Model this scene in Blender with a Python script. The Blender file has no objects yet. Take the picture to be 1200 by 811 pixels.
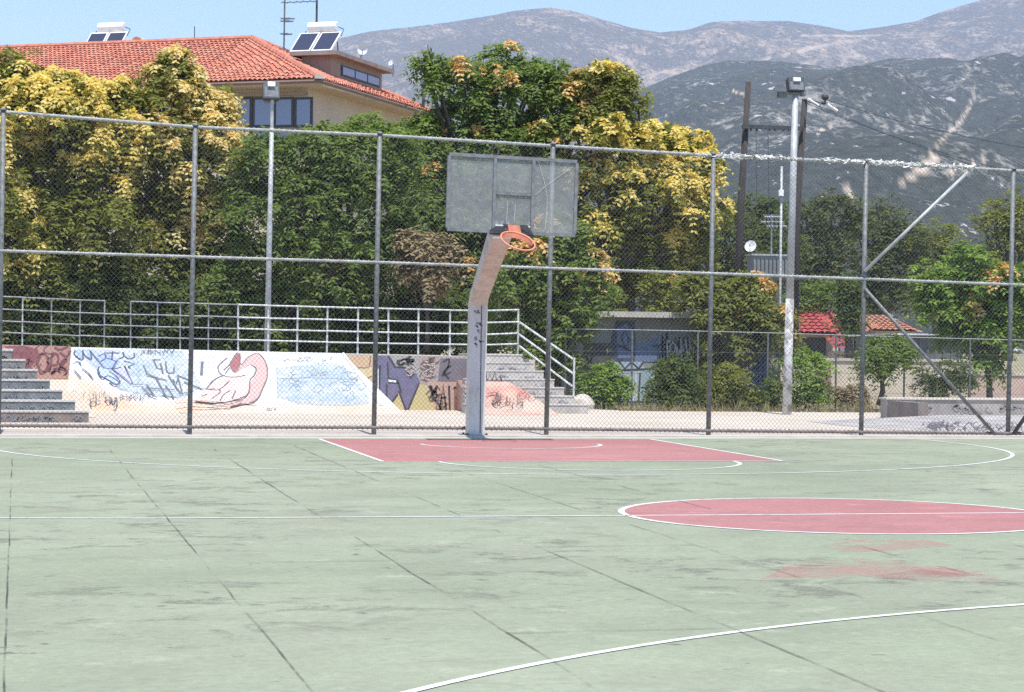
import bpy, math, random
import numpy as np
from mathutils import Vector, Matrix, noise as mnoise
random.seed(7)
RNG = np.random.default_rng(11)
R = math.radians
scene = bpy.context.scene
COL = scene.collection

# ------------------------------------------------------------------ camera
F_PX, PITCH, ROLL, YAW = 2488.25, -0.0010, 0.0108, 0.2203
CAM = Vector((-6.388, -30.164, 1.388))
_s, _c = math.sin(YAW), math.cos(YAW)
_f = Vector((_s, _c, 0)); _r = Vector((_c, -_s, 0)); _u = Vector((0, 0, 1))
FWD = _f * math.cos(PITCH) + _u * math.sin(PITCH)
UP2 = _u * math.cos(PITCH) - _f * math.sin(PITCH)
CX = _r * math.cos(ROLL) + UP2 * math.sin(ROLL)
CY = UP2 * math.cos(ROLL) - _r * math.sin(ROLL)
cam = bpy.data.objects.new("camera", bpy.data.cameras.new("camera"))
COL.objects.link(cam)
cam.matrix_world = Matrix((
    (CX.x, CY.x, -FWD.x, CAM.x), (CX.y, CY.y, -FWD.y, CAM.y), (CX.z, CY.z, -FWD.z, CAM.z), (0, 0, 0, 1)))
cam.data.sensor_fit = 'HORIZONTAL'
cam.data.sensor_width = 36.0
cam.data.lens = 36.0 * F_PX / 1200.0
cam.data.clip_start = 0.2
cam.data.clip_end = 30000
scene.camera = cam

# ------------------------------------------------------------------ light
SUN_EL, SUN_AZ = R(69.0), R(180.0)
world = bpy.data.worlds.new("World"); scene.world = world
world.use_nodes = True
wn = world.node_tree
bg = wn.nodes['Background']
sky = wn.nodes.new('ShaderNodeTexSky')
sky.sky_type = 'NISHITA'; sky.sun_disc = False
sky.sun_elevation = SUN_EL; sky.sun_rotation = SUN_AZ
sky.air_density = 1.0; sky.dust_density = 0.2; sky.ozone_density = 7.5; sky.altitude = 300
wn.links.new(sky.outputs[0], bg.inputs[0])
bg.inputs[1].default_value = 0.125
sun_d = bpy.data.lights.new("sun", 'SUN'); sun_d.energy = 4.2; sun_d.use_shadow = True; sun_d.angle = R(0.55)
sun_d.color = (1.0, 0.955, 0.89)
sun = bpy.data.objects.new("sun", sun_d); COL.objects.link(sun)
trav = Vector((0.0, math.cos(SUN_EL), -math.sin(SUN_EL)))
sun.rotation_euler = trav.to_track_quat('-Z', 'Y').to_euler()
vs = scene.view_settings
vs.view_transform = 'Standard'; vs.look = 'None'; vs.gamma = 1.0; vs.use_curve_mapping = False
vs.exposure = 0.85
scene.cycles.max_bounces = 6; scene.cycles.sample_clamp_indirect = 4.0
scene.cycles.transparent_max_bounces = 12
scene.cycles.volume_bounces = 1
try:
    scene.cycles.use_denoising = False
except Exception:
    pass

# ------------------------------------------------------------------ measuring helpers (survey of the place)
def ray(px, py):
    return (FWD * F_PX + CX * (px - 600.0) - CY * (py - 405.5))
def on_y(px, py, Y):
    d = ray(px, py); return CAM + d * ((Y - CAM.y) / d.y)
def on_z(px, py, Z=0.0):
    d = ray(px, py); return CAM + d * ((Z - CAM.z) / d.z)
def on_plane(px, py, p0, n):
    d = ray(px, py); return CAM + d * ((p0 - CAM).dot(n) / d.dot(n))

# ------------------------------------------------------------------ materials
MATS = {}
def nodes_of(name):
    m = bpy.data.materials.new(name); m.use_nodes = True
    nt = m.node_tree
    return m, nt, nt.nodes['Principled BSDF']
def ramp_node(nt, stops, fac):
    r = nt.nodes.new('ShaderNodeValToRGB')
    el = r.color_ramp.elements
    while len(el) < len(stops): el.new(0.5)
    for e, (p, c) in zip(el, stops):
        e.position = p; e.color = (*c, 1) if len(c) == 3 else c
    nt.links.new(fac, r.inputs[0]); return r
def position(nt, scale=(1, 1, 1)):
    g = nt.nodes.new('ShaderNodeNewGeometry'); mp = nt.nodes.new('ShaderNodeMapping')
    mp.inputs['Scale'].default_value = scale
    nt.links.new(g.outputs['Position'], mp.inputs['Vector']); return mp.outputs[0]
def noise_node(nt, vec, scale, detail=5, rough=.6, dist=0.0):
    n = nt.nodes.new('ShaderNodeTexNoise')
    n.inputs['Scale'].default_value = scale; n.inputs['Detail'].default_value = detail
    n.inputs['Roughness'].default_value = rough; n.inputs['Distortion'].default_value = dist
    nt.links.new(vec, n.inputs['Vector']); return n.outputs['Fac']
def mix_col(nt, fac, a, b, mode='MIX'):
    m = nt.nodes.new('ShaderNodeMix'); m.data_type = 'RGBA'; m.blend_type = mode
    for sock, v in ((m.inputs[0], fac), (m.inputs[6], a), (m.inputs[7], b)):
        if hasattr(v, 'is_output'): nt.links.new(v, sock)
        elif isinstance(v, (int, float)): sock.default_value = v
        else: sock.default_value = (*v, 1)
    return m.outputs[2]
def math_node(nt, op, a, b=0.0, c=0.0):
    m = nt.nodes.new('ShaderNodeMath'); m.operation = op
    for i, v in enumerate((a, b, c)):
        if hasattr(v, 'is_output'): nt.links.new(v, m.inputs[i])
        else: m.inputs[i].default_value = v
    return m.outputs[0]
def bump(nt, bsdf, h, strength=.3, dist=.02):
    b = nt.nodes.new('ShaderNodeBump'); b.inputs['Strength'].default_value = strength
    b.inputs['Distance'].default_value = dist
    nt.links.new(h, b.inputs['Height']); nt.links.new(b.outputs[0], bsdf.inputs['Normal'])
def pm(name, c1, c2=None, scale=4., rough=.8, metal=0., detail=5, bmp=0., lo=.35, hi=.65, stretch=(1, 1, 1)):
    """two-tone noisy surface"""
    if name in MATS: return MATS[name]
    m, nt, b = nodes_of(name)
    c2 = c2 or tuple(min(1, x * .72) for x in c1)
    v = position(nt, stretch); n = noise_node(nt, v, scale, detail)
    r = ramp_node(nt, [(lo, c2), (hi, c1)], n)
    nt.links.new(r.outputs[0], b.inputs['Base Color'])
    b.inputs['Roughness'].default_value = rough; b.inputs['Metallic'].default_value = metal
    if bmp: bump(nt, b, n, bmp)
    MATS[name] = m; return m

# ------------------------------------------------------------------ mesh helpers
class MB:
    def __init__(s): s.v = []; s.f = []
    def add(s, verts, faces):
        o = len(s.v); s.v += [tuple(x) for x in verts]; s.f += [tuple(i + o for i in f) for f in faces]; return s
    def poly(s, pts): return s.add(pts, [tuple(range(len(pts)))])
    def box(s, c, size, rot=None):
        hx, hy, hz = (x / 2 for x in size); c = Vector(c)
        P = [Vector((x, y, z)) for x in (-hx, hx) for y in (-hy, hy) for z in (-hz, hz)]
        if rot: P = [rot @ p for p in P]
        return s.add([c + p for p in P], [(0, 1, 3, 2), (4, 6, 7, 5), (0, 4, 5, 1), (2, 3, 7, 6), (0, 2, 6, 4), (1, 5, 7, 3)])
    def box2(s, lo, hi):
        lo, hi = Vector(lo), Vector(hi); return s.box((lo + hi) / 2, hi - lo)
    def tube(s, pts, r, n=8, cap=True):
        pts = [Vector(p) for p in pts]
        rs = r if isinstance(r, (list, tuple)) else [r] * len(pts)
        V = []; Fc = []
        prev = None
        for i, p in enumerate(pts):
            d = (pts[min(i + 1, len(pts) - 1)] - pts[max(i - 1, 0)])
            d = d.normalized() if d.length > 1e-9 else Vector((0, 0, 1))
            if prev is None:
                a = Vector((0, 0, 1)) if abs(d.z) < .9 else Vector((1, 0, 0))
            else: a = prev
            x = (a - d * a.dot(d)).normalized(); prev = x; y = d.cross(x)
            for k in range(n):
                t = 2 * math.pi * (k + .5) / n
                V.append(p + (x * math.cos(t) + y * math.sin(t)) * rs[i])
        for i in range(len(pts) - 1):
            for k in range(n):
                a, b = i * n + k, i * n + (k + 1) % n
                Fc.append((a, b, b + n, a + n))
        if cap:
            Fc.append(tuple(range(n - 1, -1, -1))); m = (len(pts) - 1) * n
            Fc.append(tuple(range(m, m + n)))
        return s.add(V, Fc)
    def prism(s, base, off):
        base = [Vector(p) for p in base]; off = Vector(off); n = len(base)
        V = base + [p + off for p in base]
        Fc = [tuple(range(n - 1, -1, -1)), tuple(range(n, 2 * n))]
        Fc += [(i, (i + 1) % n, n + (i + 1) % n, n + i) for i in range(n)]
        return s.add(V, Fc)
    def sphere(s, c, r, seg=12, rings=8, sc=(1, 1, 1)):
        V = []; Fc = []
        c = Vector(c)
        for i in range(rings + 1):
            th = math.pi * i / rings
            for k in range(seg):
                ph = 2 * math.pi * k / seg
                V.append(c + Vector((r * sc[0] * math.sin(th) * math.cos(ph), r * sc[1] * math.sin(th) * math.sin(ph), r * sc[2] * math.cos(th))))
        for i in range(rings):
            for k in range(seg):
                a = i * seg + k; b = i * seg + (k + 1) % seg
                Fc.append((a, a + seg, b + seg, b))
        return s.add(V, Fc)
    def build(s, name, mat, parent=None, smooth=False, local=False):
        me = bpy.data.meshes.new(name)
        off = Vector((0, 0, 0))
        if parent is not None and not local: off = world_loc(parent)
        me.from_pydata([tuple(Vector(v) - off) for v in s.v], [], s.f)
        if smooth: me.polygons.foreach_set('use_smooth', [True] * len(me.polygons))
        me.update()
        me.materials.append(mat)
        o = bpy.data.objects.new(name, me); COL.objects.link(o)
        if parent is not None: o.parent = parent
        return o
def world_loc(o):
    l = Vector(o.location)
    while o.parent is not None:
        o = o.parent; l += Vector(o.location)
    return l
def tag(o, label=None, cat=None, group=None, kind=None):
    if label: o['label'] = label
    if cat: o['category'] = cat
    if group: o['group'] = group
    if kind: o['kind'] = kind
    return o
def thing(name, label, cat, loc=(0, 0, 0), group=None):
    o = bpy.data.objects.new(name, None); COL.objects.link(o); o.location = loc
    o.empty_display_size = .2
    return tag(o, label, cat, group)
def shared(name, src, parent, loc):
    o = bpy.data.objects.new(name, src.data); COL.objects.link(o); o.parent = parent; o.location = loc; return o

# ------------------------------------------------------------------ palettes
galv = pm('galvanised_steel', (.19, .20, .20), (.085, .09, .09), 18, .6, .1, detail=8)
galv_light = pm('pale_steel', (.43, .44, .44), (.30, .31, .31), 8, .5, .1)
rail_paint = pm('white_rail_paint', (.62, .63, .62), (.36, .36, .35), 9, .55)
concrete = pm('pale_concrete', (.62, .57, .50), (.50, .45, .38), 1.2, .9, bmp=.1)
wood_pole = pm('weathered_pole_wood', (.062, .052, .048), (.032, .027, .026), 5, .95, stretch=(4, 4, .6))
dark_metal = pm('dark_metal', (.06, .065, .07), (.03, .032, .035), 6, .5)
black_paint = pm('black_spray_paint', (.03, .03, .035), (.06, .06, .065), 9, .7)

# ================================================================== GROUND, COURT
def sheet(name, pts, z, mat, parent=None):
    m = MB().poly([(x, y, z) for x, y in pts]); return m.build(name, mat, parent)

# dry earth out to the foot of the hills
m, nt, b = nodes_of('dry_earth')
v = position(nt); n = noise_node(nt, v, .35, 8, .65); n2 = noise_node(nt, v, 6, 6, .7)
r = ramp_node(nt, [(.3, (.13, .15, .06)), (.48, (.30, .25, .15)), (.7, (.40, .35, .24))], n)
c = mix_col(nt, math_node(nt, 'MULTIPLY', n2, .5), r.outputs[0], (.16, .15, .07))
nt.links.new(c, b.inputs['Base Color']); b.inputs['Roughness'].default_value = .95; bump(nt, b, n2, .6, .05)
earth = m
g = sheet('ground', [(-4000, -300), (6000, -300), (6000, 9000), (-4000, 9000)], -.03, earth); tag(g, kind='structure')

# pale plaza paving beyond the court
m, nt, b = nodes_of('plaza_paving')
v = position(nt); n = noise_node(nt, v, .6, 6, .6); n2 = noise_node(nt, v, 9, 6, .7)
r = ramp_node(nt, [(.3, (.44, .365, .285)), (.5, (.49, .43, .355)), (.7, (.53, .48, .41))], n)
c = mix_col(nt, math_node(nt, 'MULTIPLY', n2, .35), r.outputs[0], (.33, .28, .22))
nt.links.new(c, b.inputs['Base Color']); b.inputs['Roughness'].default_value = .92
plaza_mat = m
pz = sheet('plaza_pavement', [(-40, .1), (45, .1), (45, 12.6), (10.5, 12.6), (6.2, 12.9), (4.2, 15.5), (-40, 15.5)], 0, plaza_mat); tag(pz, kind='structure')

# court paint
def court_mat(name, base, light, dark, worn, seed, grime=1.0):
    m, nt, b = nodes_of(name)
    mp = position(nt)
    off = nt.nodes.new('ShaderNodeVectorMath'); off.operation = 'ADD'; off.inputs[1].default_value = (seed * 13.1, seed * 7.3, 0)
    nt.links.new(mp, off.inputs[0]); v = off.outputs[0]
    st = nt.nodes.new('ShaderNodeMapping'); st.inputs['Scale'].default_value = (.75, 1.0, 1); st.inputs['Rotation'].default_value = (0, 0, R(8)); nt.links.new(v, st.inputs['Vector']); vst = st.outputs[0]
    big = noise_node(nt, v, .16, 4, .55); mid = noise_node(nt, vst, 2.3, 10, .78, .35); fine = noise_node(nt, v, 16, 8, .8); reg = noise_node(nt, v, .33, 3, .5)
    r = ramp_node(nt, [(.36, base), (.60, light)], big)
    # a film of grey dirt, thicker in some regions
    film = ramp_node(nt, [(.36, (0, 0, 0)), (.66, (1, 1, 1))], noise_node(nt, vst, .75, 8, .7))
    c = mix_col(nt, math_node(nt, 'MULTIPLY', film.outputs[0], .42), r.outputs[0], dark)
    # worn patches with broken edges where grey concrete shows
    regm = ramp_node(nt, [(.44, (0, 0, 0)), (.58, (1, 1, 1))], reg)
    mask = ramp_node(nt, [(.525, (0, 0, 0)), (.58, (1, 1, 1))], mid)
    f2 = ramp_node(nt, [(.44, (0, 0, 0)), (.56, (1, 1, 1))], fine)
    k = math_node(nt, 'MULTIPLY', mask.outputs[0], math_node(nt, 'MULTIPLY_ADD', f2.outputs[0], .65, .3))
    k = math_node(nt, 'MULTIPLY', k, math_node(nt, 'MULTIPLY_ADD', regm.outputs[0], .8, .12))
    c = mix_col(nt, math_node(nt, 'MULTIPLY', k, grime), c, tuple(x * .66 for x in dark))
    # pale scuffs and small dark specks
    lm = ramp_node(nt, [(.34, (1, 1, 1)), (.43, (0, 0, 0))], noise_node(nt, vst, 2.4, 8, .75))
    c = mix_col(nt, math_node(nt, 'MULTIPLY', lm.outputs[0], .55), c, worn)
    sp = ramp_node(nt, [(.63, (0, 0, 0)), (.68, (1, 1, 1))], noise_node(nt, vst, 4.2, 7, .7))
    c = mix_col(nt, math_node(nt, 'MULTIPLY', sp.outputs[0], .7 * grime), c, tuple(x * .4 for x in dark))
    fg = ramp_node(nt, [(.3, (.80, .80, .80)), (.7, (1.14, 1.14, 1.14))], fine)
    c = mix_col(nt, 1.0, c, fg.outputs[0], 'MULTIPLY')
    nt.links.new(c, b.inputs['Base Color']); b.inputs['Roughness'].default_value = .82
    b.inputs['Specular IOR Level'].default_value = .3
    bump(nt, b, fine, .12, .01)
    return m
green = court_mat('green_court_paint', (.215, .250, .162), (.278, .306, .212), (.158, .152, .115), (.345, .355, .27), 1)
red = court_mat('red_court_paint', (.325, .135, .128), (.385, .175, .165), (.23, .13, .115), (.45, .25, .23), 2, .45)
m, nt, b = nodes_of('white_line_paint')
v = position(nt); n = noise_node(nt, v, 7, 7, .75)
r = ramp_node(nt, [(.36, (.34, .37, .31)), (.47, (.60, .61, .58))], n)
nt.links.new(r.outputs[0], b.inputs['Base Color']); b.inputs['Roughness'].default_value = .7
line_mat = m
m, nt, b = nodes_of('dark_joint_filler')
v = position(nt); n = noise_node(nt, v, .8, 7, .7)
tr = nt.nodes.new('ShaderNodeBsdfTransparent'); mx = nt.nodes.new('ShaderNodeMixShader'); out = nt.nodes['Material Output']
k = ramp_node(nt, [(.44, (.03, .03, .03)), (.62, (.70, .70, .70))], n)
nt.links.new(k.outputs[0], mx.inputs[0]); nt.links.new(tr.outputs[0], mx.inputs[1]); nt.links.new(b.outputs[0], mx.inputs[2]); nt.links.new(mx.outputs[0], out.inputs[0])
b.inputs['Base Color'].default_value = (.045, .048, .04, 1); b.inputs['Roughness'].default_value = .95
crack_mat = m

court = sheet('basketball_court', [(-9.5, -60), (25, -60), (25, .28), (-9.5, .28)], .004, green); tag(court, kind='structure')
def court_part(name, mb, mat): return mb.build(name, mat, court)
def flat_ribbon(pts, w, z):
    mb = MB(); n = len(pts); L = []; Rr = []
    for i in range(n):
        a = Vector(pts[max(i - 1, 0)]); c = Vector(pts[min(i + 1, n - 1)]); d = (c - a)
        d = Vector((d[0], d[1])).normalized(); nn = Vector((-d.y, d.x)); p = Vector(pts[i][:2])
        L.append((*(p + nn * w / 2), z)); Rr.append((*(p - nn * w / 2), z))
    mb.add(L + Rr, [(n + i, n + i + 1, i + 1, i) for i in range(n - 1)]); return mb
def arc(cx, cy, r, a0, a1, n=96):
    return [(cx + r * math.cos(R(a0 + (a1 - a0) * i / n)), cy + r * math.sin(R(a0 + (a1 - a0) * i / n))) for i in range(n + 1)]
CCX, CCY, CR = .1275, -13.61, 1.82
court_part('key_area', MB().poly([(-2.45, -5.8, .006), (2.45, -5.8, .006), (2.45, -.06, .006), (-2.45, -.06, .006)]), red)
court_part('centre_circle_area', MB().poly([(x, y, .006) for x, y in arc(CCX, CCY, CR, 0, 360, 72)[:-1]]), red)
ml, nt, b = nodes_of('faint_red_smear')
v = position(nt); n = noise_node(nt, v, 1.6, 7, .7)
tr = nt.nodes.new('ShaderNodeBsdfTransparent'); mx = nt.nodes.new('ShaderNodeMixShader')
rr = ramp_node(nt, [(.40, (0, 0, 0)), (.70, (.52, .52, .52))], n)
b.inputs['Base Color'].default_value = (.50, .22, .20, 1); b.inputs['Roughness'].default_value = .8
out = nt.nodes['Material Output']
nt.links.new(rr.outputs[0], mx.inputs[0]); nt.links.new(tr.outputs[0], mx.inputs[1]); nt.links.new(b.outputs[0], mx.inputs[2]); nt.links.new(mx.outputs[0], out.inputs[0])
def smear(pix):
    court_part('red_paint_smear', MB().poly([(*on_z(x, y)[:2], .0055) for x, y in pix]), ml)
smear([(885, 683), (930, 660), (1010, 655), (1100, 664), (1172, 677), (1160, 684), (1090, 682), (1000, 676), (940, 678)])
smear([(960, 640), (1010, 632), (1090, 634), (1120, 640), (1060, 645), (990, 648)])
smear([(1020, 676), (1080, 668), (1170, 678), (1150, 684), (1070, 682)])
LW = .05
lines = [('baseline', [(-9.4, -.02), (9.5, -.02)]), ('key_line', [(-2.45, -.1), (-2.45, -5.8)]), ('key_line', [(2.45, -.1), (2.45, -5.8)]),
         ('free_throw_line', [(-2.47, -5.8), (2.47, -5.8)]),
         ('free_throw_semicircle', arc(0, -5.8, 1.8, 180, 360, 60)),
         ('restricted_area_arc', arc(0, -1.575, 1.25, 180, 360, 50)),
         ('three_point_line', [(-6.6, -.1), (-6.6, -1.6)] + arc(0, -1.575, 6.72, 191, 349, 120) + [(6.6, -1.6), (6.6, -.1)] if False else [(x_ * (1.045 if x_ < 0 else 1.0), y_) for x_, y_ in arc(0, -1.575, 6.75, 180, 360, 140)]),
         ('centre_circle', arc(CCX, CCY, CR, 0, 360, 120)),
         ('halfway_line', [(-9.4, CCY + .55), (-5.5, CCY + .10), (-.9, CCY + .02), (9, CCY)]),
         ('three_point_line', arc(1.17, -27.56, 8.338, 60, 140, 120))]
for nm, pts in lines:
    court_part(nm, flat_ribbon(pts, LW if nm != 'centre_circle' else .055, .008), line_mat)
court_part('three_point_line', flat_ribbon([(6.75, -1.575), (6.72, -.1)], LW, .0085), line_mat)
# expansion joints along the court, narrow, wandering a little, half filled with paint
def joint(p0, p1, w=.012, seed=0):
    L = math.hypot(p1[0] - p0[0], p1[1] - p0[1]); n = max(3, int(L / .18)); pts = []
    for i in range(n + 1):
        t = i / n; wob = .010 * mnoise.noise(Vector((t * L * .9, seed * 3.7, 0))) + .004 * mnoise.noise(Vector((t * L * 5, seed, 4)))
        dx, dy = (p1[0] - p0[0]) / L, (p1[1] - p0[1]) / L
        pts.append((p0[0] + (p1[0] - p0[0]) * t - dy * wob, p0[1] + (p1[1] - p0[1]) * t + dx * wob))
    court_part('expansion_joint', flat_ribbon(pts, w, .0095), crack_mat)
for i, (x, y0, y1) in enumerate(((-6.57, -27, -5), (-5.40, -25, -3), (-4.19, -27, -15.2), (-4.19, -14.8, -3), (-3.06, -24, -15.4), (-3.06, -15.1, -2), (-1.93, -25, -14), (-1.93, -13, -6), (-.8, -25, -15.8), (-.8, -13, -6.5), (.35, -24, -15.8), (1.5, -23, -15.6), (2.65, -22, -13.8), (-7.7, -26, -2))):
    sl_ = {0: (.12, -.08), 1: (.12, -.08)}.get(i, (0, .02))
    joint((x + sl_[0], y0), (x + sl_[1], y1), .0105 if y0 < -20 else .013, i)
for i, (yy, xa, xb) in enumerate(((-20.28, -4.19, -3.06), (-16.1, -3.06, -1.93), (-16.9, -5.4, -4.19), (-19.6, -6.57, -5.4), (-12.2, -5.4, -4.19), (-9.0, -4.19, -3.06))):
    joint((xa, yy), (xb, yy + .03), .014 if yy < -18 else .02, 20 + i)

# concrete kerb strip between court and plaza
kerb = MB().box2((-40, .62, -.05), (45, .95, .022)).build('kerb_strip', pm('kerb_concrete', (.47, .44, .40), (.36, .33, .29), 2.5, .9)); tag(kerb, kind='structure')

# ================================================================== HILLS
def smooth_profile(pts):
    xs = np.array([p[0] for p in pts], float); ys = np.array([p[1] for p in pts], float)
    return lambda x: np.interp(x, xs, ys)
def seg_dist(px, py, pl):
    best = np.full(px.shape, 1e9)
    for (x0, y0, w0), (x1, y1, w1) in zip(pl[:-1], pl[1:]):
        dx, dy = x1 - x0, y1 - y0; t = np.clip(((px - x0) * dx + (py - y0) * dy) / (dx * dx + dy * dy), 0, 1)
        d = np.hypot(px - (x0 + t * dx), py - (y0 + t * dy)) / (w0 + (w1 - w0) * t)
        best = np.minimum(best, d)
    return best
def hill(name, prof, Dr, Df, px0, px1, nu, nv, mat, amp, freq, shape=.85, scars=(), seed=0.):
    us = np.linspace(px0, px1, nu); vsn = np.concatenate([np.linspace(0, 1, nv), [1.12, 1.3]])
    ridge = prof(us)
    P = np.zeros((nu, len(vsn), 3)); sc = np.zeros((nu, len(vsn)))
    for i, u in enumerate(us):
        ridge_z = CAM.z + (397 + .0108 * (u - 50) + 2.5 - ridge[i]) / F_PX * Dr
        lat = (u - 600) / F_PX * Dr
        for j, t in enumerate(vsn):
            d = Df + (Dr - Df) * t
            if t <= 1: z = -3 + (ridge_z + 3) * (t ** shape)
            else: z = ridge_z * (1 - (t - 1) * 1.2)
            q = Vector((lat * freq, d * freq, seed))
            w = min(1, 3 * t) * (1 - .93 * max(0, min(1, (t - .72) / .28)))
            z += amp * w * (mnoise.fractal(q, 1.0, 2.0, 6) + 1.25 * (abs(mnoise.noise(Vector((lat * freq * 1.7 + 4, d * freq * .35, seed)))) - .3))
            p = CAM + Vector((_f.x, _f.y, 0)) * d + Vector((_r.x, _r.y, 0)) * lat
            P[i, j] = (p.x, p.y, z)
    V = P.reshape(-1, 3); nV = len(vsn)
    Fc = [(i * nV + j, (i + 1) * nV + j, (i + 1) * nV + j + 1, i * nV + j + 1) for i in range(nu - 1) for j in range(nV - 1)]
    me = bpy.data.meshes.new(name); me.from_pydata(V.tolist(), [], Fc); me.update()
    me.polygons.foreach_set('use_smooth', [True] * len(me.polygons))
    rel = V - np.array(CAM); zf = rel @ np.array(FWD); px = 600 + F_PX * (rel @ np.array(CX)) / zf; py = 405.5 - F_PX * (rel @ np.array(CY)) / zf; px = px + RNG.normal(0, .7, px.shape)
    s = np.zeros(len(V))
    for pl in scars: s = np.maximum(s, np.clip(1.6 - seg_dist(px, py, pl), 0, 1))
    a = me.attributes.new('bare', 'FLOAT', 'POINT'); a.data.foreach_set('value', s.astype(np.float32))
    me.materials.append(mat)
    o = bpy.data.objects.new(name, me); COL.objects.link(o); tag(o, kind='structure'); return o
def hill_mat(name, rock, rock2, scrub, scrub2, tree_scale, cover, pale, bare_col):
    m, nt, b = nodes_of(name)
    v = position(nt, (1, .33, 1))
    big = noise_node(nt, v, tree_scale * .035, 5, .6); mid = noise_node(nt, v, tree_scale * .22, 5, .65); fine = noise_node(nt, v, tree_scale, 4, .7)
    rk = ramp_node(nt, [(.35, rock2), (.65, rock)], mid)
    sc = ramp_node(nt, [(.3, scrub2), (.7, scrub)], fine)
    k = math_node(nt, 'ADD', math_node(nt, 'MULTIPLY', fine, .9), math_node(nt, 'ADD', math_node(nt, 'MULTIPLY', mid, .8), math_node(nt, 'MULTIPLY', big, .9)))
    msk = ramp_node(nt, [(cover - .05, (0, 0, 0)), (cover + .05, (1, 1, 1))], math_node(nt, 'MULTIPLY', k, .385))
    at_ = nt.nodes.new('ShaderNodeAttribute'); at_.attribute_name = 'bare'
    bare = math_node(nt, 'MULTIPLY', at_.outputs['Fac'], math_node(nt, 'MULTIPLY_ADD', mid, 3.4, -.85)); 
    cl = nt.nodes.new('ShaderNodeClamp'); nt.links.new(bare, cl.inputs[0])
    c = mix_col(nt, msk.outputs[0], sc.outputs[0], rk.outputs[0])
    pl = ramp_node(nt, [(.63, (0, 0, 0)), (.67, (1, 1, 1))], noise_node(nt, v, tree_scale * .38, 6, .7))
    c = mix_col(nt, math_node(nt, 'MULTIPLY', pl.outputs[0], .8), c, pale)
    c = mix_col(nt, cl.outputs[0], c, bare_col)
    nt.links.new(c, b.inputs['Base Color']); b.inputs['Roughness'].default_value = 1.0
    b.inputs['Specular IOR Level'].default_value = 0.0
    return m
far_mat = hill_mat('bare_mountain_rock', (.36, .27, .195), (.22, .165, .125), (.085, .075, .06), (.04, .038, .032), .17, .55, (.38, .31, .25), (.36, .29, .22))
near_mat = hill_mat('scrub_hillside', (.31, .285, .25), (.19, .175, .155), (.050, .056, .046), (.016, .020, .018), .24, .592, (.46, .44, .41), (.42, .34, .26))
hill('far_mountain', smooth_profile([(-600, 150), (-200, 120), (0, 90), (200, 80), (330, 62), (390, 47), (430, 39), (480, 32), (520, 27), (560, 20), (600, 13), (640, 11), (665, 15), (700, 25), (735, 35), (770, 43), (800, 40), (830, 29), (870, 25), (920, 26), (955, 32), (990, 38), (1030, 33), (1070, 28), (1100, 16), (1130, 6), (1160, -3), (1200, -12), (1300, -45), (1500, -70), (1800, -60)]),
     4600, 2300, -500, 1700, 360, 130, far_mat, 78, .0024, .9,
     [[(905, 48, 1.2), (903, 62, 1.2)], [(885, 74, 1.2), (960, 54, 1.4), (1010, 46, 1)], [(935, 77, 1.2), (1010, 65, 1.2)], [(940, 42, .8), (1030, 42, .8)]], 3.1)
hill('forested_hill', smooth_profile([(500, 330), (620, 240), (690, 160), (745, 108), (780, 92), (820, 78), (850, 72), (900, 73), (950, 79), (985, 82), (1010, 76), (1040, 69), (1080, 68), (1110, 72), (1150, 71), (1200, 70), (1300, 76), (1500, 100), (1800, 140)]),
     2300, 700, 480, 1420, 560, 190, near_mat, 36, .0045, .8,
     [[(1142, 108, 1.0), (1136, 126, 1.5), (1122, 146, 1.8), (1108, 160, 1.4), (1085, 182, 1.6)], [(1098, 182, 2), (1082, 198, 4.5), (1056, 214, 2.5)], [(1105, 205, 1.6), (1150, 188, 1.2)], [(858, 106, 1), (876, 112, 1.2)], [(962, 152, .9), (985, 147, .8)], [(992, 220, 2.5), (1000, 235, 3)]], 8.7)

# ================================================================== CHAIN-LINK FENCE
FY = 1.3
post_px = [(-468, 107, -474, 503), (-232, 119, -238, 504), (4, 131, -2, 505.5), (229, 149, 222, 507), (445, 158.5, 438, 507.5), (648, 171, 640, 509), (836, 182.5, 830, 511), (1015, 190.5, 1009, 512.5), (1187.5, 200, 1181, 514), (1366, 209, 1360, 516), (1540, 218, 1534, 517.5), (1712, 227, 1706, 519)]
fence = thing('chain_link_fence', 'tall galvanised chain link fence with round posts running along the far baseline of the court', 'fence', on_y(438, 507, FY))
tops = [on_y(a, b, FY) for a, b, c, d in post_px]; feet = [on_y(c, d, FY) for a, b, c, d in post_px]
mid_row = [278, 286, 294, 301, 307.5, 314.5, 320.5, 327, 333.5, 340, 346.5, 353]
mids = []
for t, f, row, p in zip(tops, feet, mid_row, post_px):
    k = (row - p[1]) / (p[3] - p[1]); mids.append(t.lerp(f, k))
mesh_mat = pm('chain_link_wire', (.19, .195, .195), (.10, .105, .105), 9, .6, .1)
for t, f in zip(tops, feet):
    MB().tube([f + Vector((0, 0, -.1)), t + Vector((0, 0, .02))], .037, 10).build('post', galv, fence, True)
    MB().tube([t + Vector((0, 0, .015)), t + Vector((0, 0, .035)), t + Vector((0, 0, .06))], [.05, .05, .02], 10).build('post_cap', galv, fence, True)
rail_m = pm('sunlit_galvanised_rail', (.37, .38, .37), (.22, .23, .22), 10, .6, .1)  # sunlit tops of the upper rails put into a lighter steel colour
def rail(pts, r, name='rail', wrap=True, m=rail_m):
    mb = MB().tube(pts, r, 8)
    if wrap:                                            # tie wire wound round the rail
        for a, c in zip(pts[:-1], pts[1:]):
            L = (c - a).length; n = int(L / .075); d = (c - a).normalized(); y = Vector((0, 1, 0)); z = d.cross(y)
            P = []
            for i in range(n * 4 + 1):
                th = i * math.pi / 2
                P.append(a + d * (L * i / (n * 4)) + (y * math.cos(th) + z * math.sin(th)) * (r + .006))
            mb.tube(P, .007, 3, False)
    return mb.build(name, m, fence)
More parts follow.
